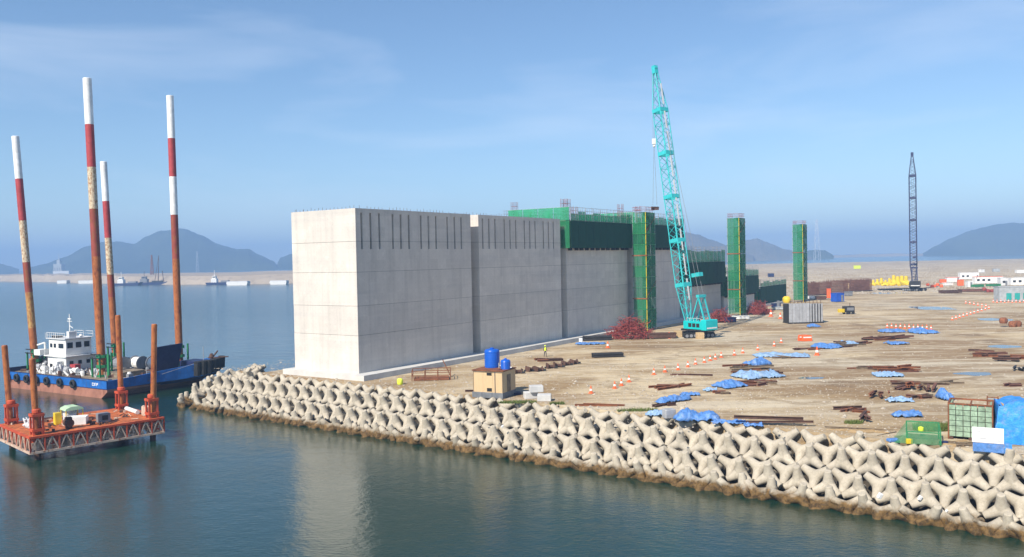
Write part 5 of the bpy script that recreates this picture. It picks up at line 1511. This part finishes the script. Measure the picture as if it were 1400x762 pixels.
# ------------------------------------------------------------------ orange jack-up pontoon
PB = W(52, 628, 0)
EU = Vector((.70, .714, 0)).normalized(); RZP = math.atan2(EU.y, EU.x); EV = Vector((-EU.y, EU.x, 0))
def pontoon():
    L, B, Zd, Zb = 11.5, 8.6, 2.5, .85
    r = thing('jackup_pontoon', 'rusty orange jack-up platform on four short legs with trussed sides', 'platform', PB, RZP)
    o_ = .9                                   # overhang past the legs
    x0, x1, y0, y1 = -o_, L + o_, -o_, B + o_
    MB().b2((x0 + .3, y0 + .3, Zb + .55), (x1 - .3, y1 - .3, Zd - .16)).build('pontoon_box', M['pontred'], r)
    npl = 6
    for i in range(npl):
        for j in range(3):
            a = (x1 - x0) / npl; b = (y1 - y0) / 3
            MB().b2((x0 + i * a + .01, y0 + j * b + .01, Zd - .15), (x0 + (i + 1) * a - .01, y0 + (j + 1) * b - .01, Zd - .015 * ((i + j) % 2))).build('deck_plate', M['pontoon'], r)
    def truss(p, q, n):
        p, q = Vector(p), Vector(q); t = thing_part('side_truss', r, 0); d = (q - p) / n
        up = Vector((0, 0, Zd - .1)); lo = Vector((0, 0, Zb))
        MB().bar(p + up, q + up, .18, .22).build('top_chord', M['pontred'], t)
        MB().bar(p + lo, q + lo, .2, .22).build('bottom_chord', M['saltsteel'], t)
        mb, mr = MB(), MB()
        for k in range(n + 1):
            a = p + d * k; MB().bar(a + lo, a + up, .14, .14).build('upright', M['pontred'], t)
            if k < n:
                b = p + d * (k + 1); m_ = p + d * (k + .5)
                MB().bar(a + lo, m_ + up - Vector((0, 0, .1)), .11, .11).build('diagonal', M['saltsteel'], t); MB().bar(m_ + up - Vector((0, 0, .1)), b + lo, .11, .11).build('diagonal', M['saltsteel'], t)
    truss((x0, y0, 0), (x1, y0, 0), 10); truss((x0, y0, 0), (x0, y1, 0), 7); truss((x1, y0, 0), (x1, y1, 0), 7); truss((x0, y1, 0), (x1, y1, 0), 10)
    mb = MB()
    for k in range(130):
        x = random.uniform(x0 + .3, x1 - .3); mb.box((x, y0 + .22, random.uniform(Zb + .1, Zd - .5)), (random.uniform(.2, .5), .12, random.uniform(.2, .6)), (0, random.uniform(-.4, .4), 0))
        if k % 2: mb.box((x0 + .22, random.uniform(y0 + .3, y1 - .3), random.uniform(Zb + .1, Zd - .5)), (.12, random.uniform(.2, .5), random.uniform(.2, .6)))
    mb.build('weed_crust', M['saltsteel'], r)['kind'] = 'stuff'
    legs = (((0, 0), (44, 490)), ((0, B), (6, 472)), ((L, 0), (211, 443)), ((L, B), (161, 431)))
    for (x, y), tp in legs:
        bw = PB + EU * x + EV * y; top = WD(tp[0], tp[1], bw.y); zt = top.z
        lean_w = Vector(((top.x - bw.x) / zt, 0, 1)); lo = Matrix.Rotation(-RZP, 4, 'Z') @ lean_w
        lg = thing_part('leg', r, 0); lg.location = (x, y, 0); lg.rotation_mode = 'QUATERNION'; lg.rotation_quaternion = Vector((0, 0, 1)).rotation_difference(lo.normalized())
        MB().lathe([(.30, 2.0), (.30, zt - .1), (.24, zt)], n=16).build('leg_tube', M['legrust'], lg, smooth=False)
        MB().lathe([(.31, -5), (.31, 1.99)], n=16).build('leg_foot', M['darkrust'], lg)
        hs = thing_part('jack_house', r, 0); hs.location = (x, y, 0)
        for sx, sy in ((-1, -1), (1, -1), (1, 1), (-1, 1)): MB().b2((sx * .44 - .085, sy * .44 - .085, Zb + .2), (sx * .44 + .085, sy * .44 + .085, Zd + 2.1)).build('guide_post', M['pontred'], hs)
        for zz in (Zb + .35, Zd + .5, Zd + 2.0):
            mb = MB()
            for a, b in (((-.53, -.53), (.53, -.53)), ((.53, -.53), (.53, .53)), ((.53, .53), (-.53, .53)), ((-.53, .53), (-.53, -.53))): mb.bar((*a, zz), (*b, zz), .13, .26)
            mb.build('collar', M['pontred'], hs)
        MB().lathe([(.34, Zd + 2.1), (.42, Zd + 2.25), (.42, Zd + 2.5), (.34, Zd + 2.6)], n=16).build('clamp_ring', M['pontred'], hs)
    # deck rail
    mb = MB()
    for k in range(14):
        x = x0 + k * (x1 - x0) / 13; mb.tube((x, y0 + .05, Zd), (x, y0 + .05, Zd + .0), .03, 4)
    pipe = MB().tube((L - .3, 3.2, Zd + .25), (L - .1, 6.9, Zd + .25), .24, 12).build('white_pipe', M['white'], r)
    MB().b2((L - .2, 1.2, Zd), (L + .5, 2.4, Zd + 1.0)).tube((L + .1, 1.3, Zd + .4), (L + .1, 2.6, Zd + .9), .18, 8).build('valve_stand', M['saltsteel'], r)
    bevel(MB().b2((6.3, 1.0, Zd), (7.5, 2.0, Zd + 1.0)).build('power_pack', M['grey'], r), .06)
    MB().b2((6.6, .97, Zd + .3), (7.2, .995, Zd + .8)).build('vent_panel', M['black'], r)
    bevel(MB().b2((2.9, .5, Zd), (3.5, 1.1, Zd + 1.2)).build('winch', M['darkrust'], r), .06)
    MB().tube((3.2, .3, Zd + .6), (3.2, 1.35, Zd + .6), .42, 12).build('winch_drum', M['darkrust'], r)
    mb = MB()
    for k in range(26):
        a = Vector((random.uniform(.2, 1.6), random.uniform(2.2, 6.8), Zd + .15)); mb.tube(a, a + Vector((random.uniform(-.6, .6), random.uniform(-.6, .6), random.uniform(.1, .9))), random.uniform(.06, .16), 6)
    mb.build('hose_pile', M['whitegrey'], r)['kind'] = 'stuff'
    return r
pontoon()
def pp(x, y, z=2.5): return PB + EU * x + EV * y + Vector((0, 0, z))
t = thing('deck_shelter', 'pale green canvas shelter standing on the orange pontoon', 'shelter', pp(4.9, 5.0), RZP)
MB().xprism([(-.95, 1.3), (-.85, 1.5), (-.4, 1.68), (.4, 1.68), (.85, 1.5), (.95, 1.3)], -.9, .9).build('canvas_roof', M['palegreen'], t)
for x in (-.85, .85):
    for y in (-.8, .8): MB().tube((x, y, 0), (x, y, 1.35), .06, 5).build('post', M['yellow'], t)
MB().b2((-.7, -.7, 0), (.2, .7, .9)).build('tank', M['whitegrey'], t)
t = thing('deck_box', 'white open top box beside the green shelter on the orange pontoon', 'box', pp(4.6, 2.9), RZP - R(30))
for a, b in (((-1.1, -.7, 0), (1.1, -.64, .8)), ((-1.1, .64, 0), (1.1, .7, .8)), ((-1.1, -.63, 0), (-1.04, .63, .8)), ((1.04, -.63, 0), (1.1, .63, .8))): MB().b2(a, b).build('side', M['white'], t)
MB().b2((-1.0, -.6, .02), (1.0, .6, .6)).build('load', M['whitegrey'], t)
t = thing('yellow_cabinet', 'small yellow cabinet beside the white box on the orange pontoon', 'cabinet', pp(3.1, 4.0), RZP)
bevel(MB().b2((-.3, -.3, 0), (.3, .3, 1.3)).build('cabinet_body', M['yellow'], t), .03); MB().b2((-.22, -.325, .15), (.22, -.304, 1.15)).build('door', M['yellow'], t)

# ------------------------------------------------------------------ far boats and towers
def far_ship(px, py, L, label, crane_mast=True, hullm='hullnavy'):
    p = W(px, py, 0); r = thing('work_boat', label, 'boat', p, R(-3))
    MB().xprism([(-L / 2, 2.2), (-L / 2 + 1.5, -.5), (L / 2 - 3, -.5), (L / 2, 3.2), (L / 2 - 4, 2.4)], -3.5, 3.5).build('hull', M[hullm], r)
    MB().b2((-L * .30, -2.5, 2.2), (-L * .10, 2.5, 6.0)).b2((-L * .26, -2, 6.0), (-L * .14, 2, 8.6)).build('superstructure', M['white' if not crane_mast else 'grey'], r)
    MB().b2((-L * .25, -2.06, 6.9), (-L * .15, -2.02, 7.9)).build('window', M['glass'], r)
    MB().b2((L * .05, -2.2, 2.2), (L * .33, 2.2, 4.0)).build('deck_load', M['black' if crane_mast else 'grey'], r)
    mb = MB(); mb.tube((-L * .2, 0, 8.6), (-L * .2, 0, 14), .25, 6)
    if crane_mast: mb.tube((L * .2, 0, 3), (L * .24, 0, 30), .5, 6, .25); mb.tube((L * .1, 0, 3), (L * .24, 0, 30), .3, 5, .2); mb.tube((L * .36, 0, 3), (L * .33, 0, 14), .4, 5)
    mb.build('mast', M['darkrust' if crane_mast else 'white'], r)
far_ship(174, 390.5, 30, 'dark work boat, left of the two dark ones moored together before the far shore', False)
far_ship(207, 389.5, 36, 'dark dredging boat with a tall slanting derrick before the far shore', True)
far_ship(301, 389.5, 26, 'dark boat with white wheelhouse lying alone before the far shore', False)
def lighter(px, py, L, label):
    p = W(px, py, 0); r = thing('lighter', label, 'barge', p, R(-3))
    MB().xprism([(-L / 2, 2.6), (-L / 2 + 1, -.5), (L / 2 - 1, -.5), (L / 2, 2.6)], -4, 4).build('hull', M['white'], r); MB().b2((-L / 2 + .5, -3.8, 2.6), (L / 2 - .5, 3.8, 3.6)).build('coaming', M['whitegrey'], r)
lighter(87, 387.5, 13, 'short white barge at the left, before the far shore'); lighter(127, 387.5, 32, 'long white barge before the far shore, just left of the tallest leg')
lighter(326, 390, 20, 'low white barge right of the lone boat before the far shore'); lighter(382, 389, 16, 'low white barge nearest the pale end wall before the far shore')
def far_tower(px, base, topy, dist, w, label, name, mat, cross=True):
    b = WD(px, base, dist); tz = WD(px, topy, dist).z
    r = thing(name, label, 'tower', (b.x, b.y, 0), 0)
    mb = MB(); lattice(mb, Vector((0, 0, 0)), Vector((0, 0, tz)), Vector((1, 0, 0)), w, w * .2, 12, .35, .2); mb.build('lattice_body', mat, r)
    if cross:
        for f in (.72, .84, .95): MB().bar((-w * .6, 0, tz * f), (w * .6, 0, tz * f), .4, .5).build('cross_arm', mat, r)
far_tower(1117, 347, 300, 2200, 14, 'pale distant pylon against the sky, right of the far green stair tower', 'pylon', M['whitegrey'])
far_tower(270, 366, 344, 2300, 7, 'pale pylon on the slope of the large wooded hill', 'pylon', M['palegrey'])
def far_plant():
    p = WD(81, 365, 1900); p.z = 4; r = thing('silo_plant', 'pale silo building with a thin mast at the left foot of the hill', 'building', p)
    MB().b2((-9, -8, 0), (9, 8, 24)).build('wall', M['palegrey'], r); MB().b2((-3.5, -4, 24), (3.5, 4, 33)).build('head_house', M['palegrey'], r); MB().tube((0, 0, 33), (0, 0, 48), .8, 6, .3).build('mast', M['whitegrey'], r)
    for k in range(3): MB().b2((-7 + k * 5.5, -8.2, 8), (-4.6 + k * 5.5, -8.02, 15)).build('window', M['grey'], r)
    MB().b2((-10, -9, 0), (26, 9, 8)).build('annex', M['whitegrey'], r)
far_plant()
far_tower(208, 372, 349, 1050, 4, 'thin derrick standing on the far shore behind the dredging boat', 'derrick', M['rust'], False)

# ------------------------------------------------------------------ puddles, weeds, loose stones
def puddle(px, py, w, d):
    p = W(px, py, G + .012); mb = MB(); n = 28; vs = []
    for k in range(n):
        a = 2 * PI * k / n; q = 1 + .45 * noise.noise(Vector((math.cos(a) * 1.4, math.sin(a) * 1.4, px)))
        vs.append((w / 2 * q * math.cos(a), d / 2 * q * math.sin(a), 0))
    mb.add(vs, [tuple(range(n))]); o = mb.build('puddle', M['puddle'], None, p); o['kind'] = 'structure'
for a in ((1333, 511, 4.0, 3.0), (1275, 421.5, 10, 16), (1110, 517, 3, 2), (1360, 437, 6, 8), (1373, 474, 5, 4), (1210, 401, 14, 10)): puddle(*a)
def weeds(px, py, rx, ry, n, label, h=.35):
    p = W(px, py, G); mb = MB()
    for k in range(n):
        a = random.uniform(0, 2 * PI); q = random.random() ** .5; x, y = rx * q * math.cos(a), ry * q * math.sin(a)
        b = random.uniform(0, PI); w = random.uniform(.02, .06); hh = h * random.uniform(.4, 1.1); l = Vector((random.uniform(-.2, .2), random.uniform(-.2, .2), hh))
        mb.add([(x - w * math.cos(b), y - w * math.sin(b), 0), (x + w * math.cos(b), y + w * math.sin(b), 0), (x + l.x, y + l.y, l.z)], [(0, 1, 2)])
    o = mb.build('weeds', M['weed'], None, p); o['kind'] = 'stuff'; o['label'] = label
M['weed'] = paint('weed_green', (.11, .16, .03), .8, .4, rust=(.22, .20, .06), scale=3, rustamt=.3)
weeds(1275, 588, 1.6, .8, 1500, 'green weeds behind the netted skip', .7); weeds(708, 551, 2.0, .5, 900, 'thin weeds at the foot of the white blocks', .3); weeds(762, 553, .8, .3, 300, 'weeds right of the white blocks'); weeds(872, 562, 2.0, .4, 500, 'weeds along the mole edge'); weeds(1167, 579, .8, .4, 400, 'weeds beside the leaning plank', .35)

def pebbles():
    mb = MB()
    def stone(c, s):
        vs = [Vector((random.uniform(.7, 1.1) * a, random.uniform(.7, 1.1) * b, random.uniform(.6, 1.0) * z)) * s for a, b, z in ((1, 0, 0), (0, 1, 0), (-1, 0, 0), (0, -1, 0), (0, 0, .7))]
        mb.add([c + v for v in vs], [(0, 1, 4), (1, 2, 4), (2, 3, 4), (3, 0, 4)])
    for k in range(7000):
        s = random.uniform(0, LEN + 6); q = SLOPE_W + random.random() ** 1.6 * 34
        p = START + AL * s + IN * q; p.z = G
        stone(p, random.uniform(.04, .13) if random.random() < .95 else random.uniform(.12, .3))
    for k in range(3500):
        y = random.uniform(70, 330); p = Vector((random.uniform(-.05, .75) * y, y, G))
        stone(p, random.uniform(.04, .13) * (1 + y / 250))
    o = mb.build('loose_stones', M['stone']); o['kind'] = 'stuff'; o['label'] = 'loose stones and clods scattered over the yard'
    mb = MB()
    for k in range(16000):
        y = 300 + 620 * random.random() ** 1.3; p = Vector((random.uniform(.17, .68) * y, y, G)); stone(p, random.uniform(.15, .6))
    o = mb.build('rock_field', M['stone']); o['kind'] = 'stuff'; o['label'] = 'rocks covering the reclaimed land beyond the yard'
M['stone'] = paint('pale_stone', (.42, .37, .30), .9, .4, rust=(.22, .18, .14), scale=1.5, rustamt=.3)
pebbles()

# ------------------------------------------------------------------ small clutter far down the yard
def crate_far(px, py, d, mat, label, group=None):
    p = W(px, py, G); r = thing('site_crate', label, 'crate', p, R(random.uniform(-20, 20)), group)
    x, y, z = d
    bevel(MB().b2((-x / 2, -y / 2, .15), (x / 2, y / 2, z)).build('crate_body', mat, r), .05)
    MB().b2((-x / 2 - .08, -y / 2 - .08, z), (x / 2 + .08, y / 2 + .08, z + .15)).build('lid', mat, r)
    for q in (-.35, .35): MB().b2((x * q - .1, -y / 2, 0), (x * q + .1, y / 2, .15)).build('skid', M['oldtimber'], r)
for px, py, d, m, lab in (
    (1289, 387, (2.6, 2, 1.5), 'orange', 'orange crate left of the low cabin with the orange sheet'), (1296, 391, (3.5, 2, 1.2), 'white', 'white crate below the low cabin with the orange sheet'),
    (1313, 391, (2.2, 2, 2.4), 'orange', 'orange crate between the low cabin and the small toilet cabin'), (1336, 393, (5, 1.5, 1.0), 'green', 'long green trough just right of the small toilet cabin'),
    (1358, 392, (6, 1.5, .9), 'green', 'long green trough in front of the orange roofed cabin'), (1381, 386, (2.4, 2, 2.2), 'timber', 'tan crate behind the grey and teal container'),
    (1342, 373, (3, 2, 2), 'white', 'white crate behind the orange roofed cabin, left one'), (1362, 372, (4, 2, 2), 'palegrey', 'grey crate behind the orange roofed cabin, right one'),
    (1395, 374, (5, 3, 2), 'white', 'white crate on the rocky land at the right edge'), (1172, 368, (5, 3, 3), 'lime', 'pale yellow machine alone on the rocky land beyond the brown cages'),
    (1054, 379, (3.4, 2.4, 2.2), 'hullnavy', 'dark box on the land beyond the low netting'), (1160, 405, (2.2, 1.6, 1.4), 'grey', 'grey crate right of the blue container'),
    (1133, 408, (1.2, 1.2, 3.0), 'orange', 'orange upright box left of the blue container'), (1158, 401, (1.2, 1.2, 3.4), 'timber', 'tan upright box between the brown cages, right of the blue container'),
    (1122, 410, (3.2, 1.4, 1.0), 'darkrust', 'dark rusty box left of the orange upright box'), (1112, 409, (3.6, 2, .8), 'white', 'white flat box at the foot of the far stair tower'),
    (997, 441, (2.6, 1.8, 1.0), 'hullnavy', 'dark blue box right of the small rebar heap by the crane'), (1010, 437, (4.5, 2.0, .7), 'white', 'white wrapped pile at the foot of the middle stair tower'),
    (1072, 424, (5.5, 1.8, .7), 'palegrey', 'grey pile of sheets on the slab left of the yellow drum'), (903, 463, (5.5, 1.5, .9), 'darkrust', 'dark pile at the wall between the near stair tower and the crane'),
    (1299, 401, (7, 3, .9), 'darkrust', 'dark low pile right of the far crane tracks'), (1330, 399, (9, 3, .8), 'rebarbrown', 'long brown low pile in front of the white cabins'), (1219, 397, (10, 4, .5), 'black', 'flat black mats left of the far crane tracks')):
    crate_far(px, py, d, M[m], lab)

# ------------------------------------------------------------------ worn odds and ends on the leg barge and the pontoon
BAR = bpy.data.objects['leg_barge']; PON = bpy.data.objects['jackup_pontoon']
mb = MB(); mg = MB(); mw = MB()
for k in range(130):
    x, y = random.uniform(-26, -1), random.uniform(.6, 15.8)
    if -10 < x < -2 and 3 < y < 8 and k % 3: continue
    t = random.choice((mb, mg, mw)) if y < 6 else random.choice((mb, mg))
    q = random.random()
    if q < .4: t.box((x, y, 2.5 + .2), (random.uniform(.3, 1.3), random.uniform(.2, .8), random.uniform(.25, .8)), (0, 0, random.uniform(0, 3)))
    elif q < .75: t.tube((x, y, 2.6), (x + random.uniform(-1.2, 1.2), y + random.uniform(-1, 1), 2.6 + random.uniform(0, 1.5)), random.uniform(.05, .16), 6)
    else: t.lathe([(.3, 0), (.32, .5), (.25, .8)], (x, y, 2.5), 8)
for t, m, n_ in ((mb, 'darkrust', 'deck_scrap'), (mg, 'grey', 'deck_scrap'), (mw, 'white', 'hose_and_pipe_scrap')):
    t.build(n_, M[m], BAR)['kind'] = 'stuff'
mb = MB(); mw = MB()
for k in range(60):
    x, y = random.uniform(-.3, 11.5), random.uniform(-.3, 8.6)
    t = mb if random.random() < .7 else mw
    if random.random() < .6: t.tube((x, y, 2.55), (x + random.uniform(-1, 1), y + random.uniform(-1, 1), 2.55 + random.uniform(0, .25)), random.uniform(.03, .08), 5)
    else: t.box((x, y, 2.6), (random.uniform(.15, .6), random.uniform(.15, .5), random.uniform(.1, .35)), (0, 0, random.uniform(0, 3)))
mb.build('deck_scrap', M['darkrust'], PON)['kind'] = 'stuff'; mw.build('deck_scrap', M['saltsteel'], PON)['kind'] = 'stuff'
# black bow fender of the barge and the white boat davit beside its wheelhouse
mb = MB()
for k in range(7):
    y = 13.2 + k * .85; x = 3.0 + .9 * math.sin(k / 6 * PI) - .1 * k
    mb.tube((x, y, 1.9 + .12 * k), (x + .15, y, 4.1 + .05 * k), .55, 10)
mb.build('bow_fender', M['rubber'], BAR)['kind'] = 'stuff'
wh = [o for o in BAR.children if o.name.startswith('wheelhouse')][0]
mb = MB(); mb.tube((-3.6, -1.6, 2.4), (-3.6, -1.6, 4.6), .14, 6).tube((-3.6, -1.6, 4.6), (-4.8, -2.2, 4.2), .12, 6).b2((-5.2, -2.6, 2.6), (-3.4, -1.0, 3.5)); mb.build('boat_davit', M['white'], wh)
for k in range(9):
    MB().tube((-2.6 + .6 * k, -2.05, 5.42), (-2.6 + .6 * k, -2.05, 6.3), .03, 4).build('rail_post', M['white'], wh)

# ------------------------------------------------------------------ white foam floats caught in the armour
for px, py, z, s_, lab in ((1203, 678, 1.7, .30, 'white foam block caught between tetrapods of the lower row, left of the other white float'), (1258, 681, 1.6, .24, 'white foam float caught between lower tetrapods, under the green netted skip'), (1294, 699, 1.0, .17, 'small white float by the waterline below the block cage'), (687, 583, 2.8, .20, 'small white float on the tetrapods below the plywood hut')):
    p = W(px, py, z)
    tag(bevel(MB().box((0, 0, 0), (s_ * 1.0, s_ * .8, s_ * 1.4), (.3, .4, .2)).build('foam_float', M['whiteplastic'], None, p), .05, 2), lab, 'float')
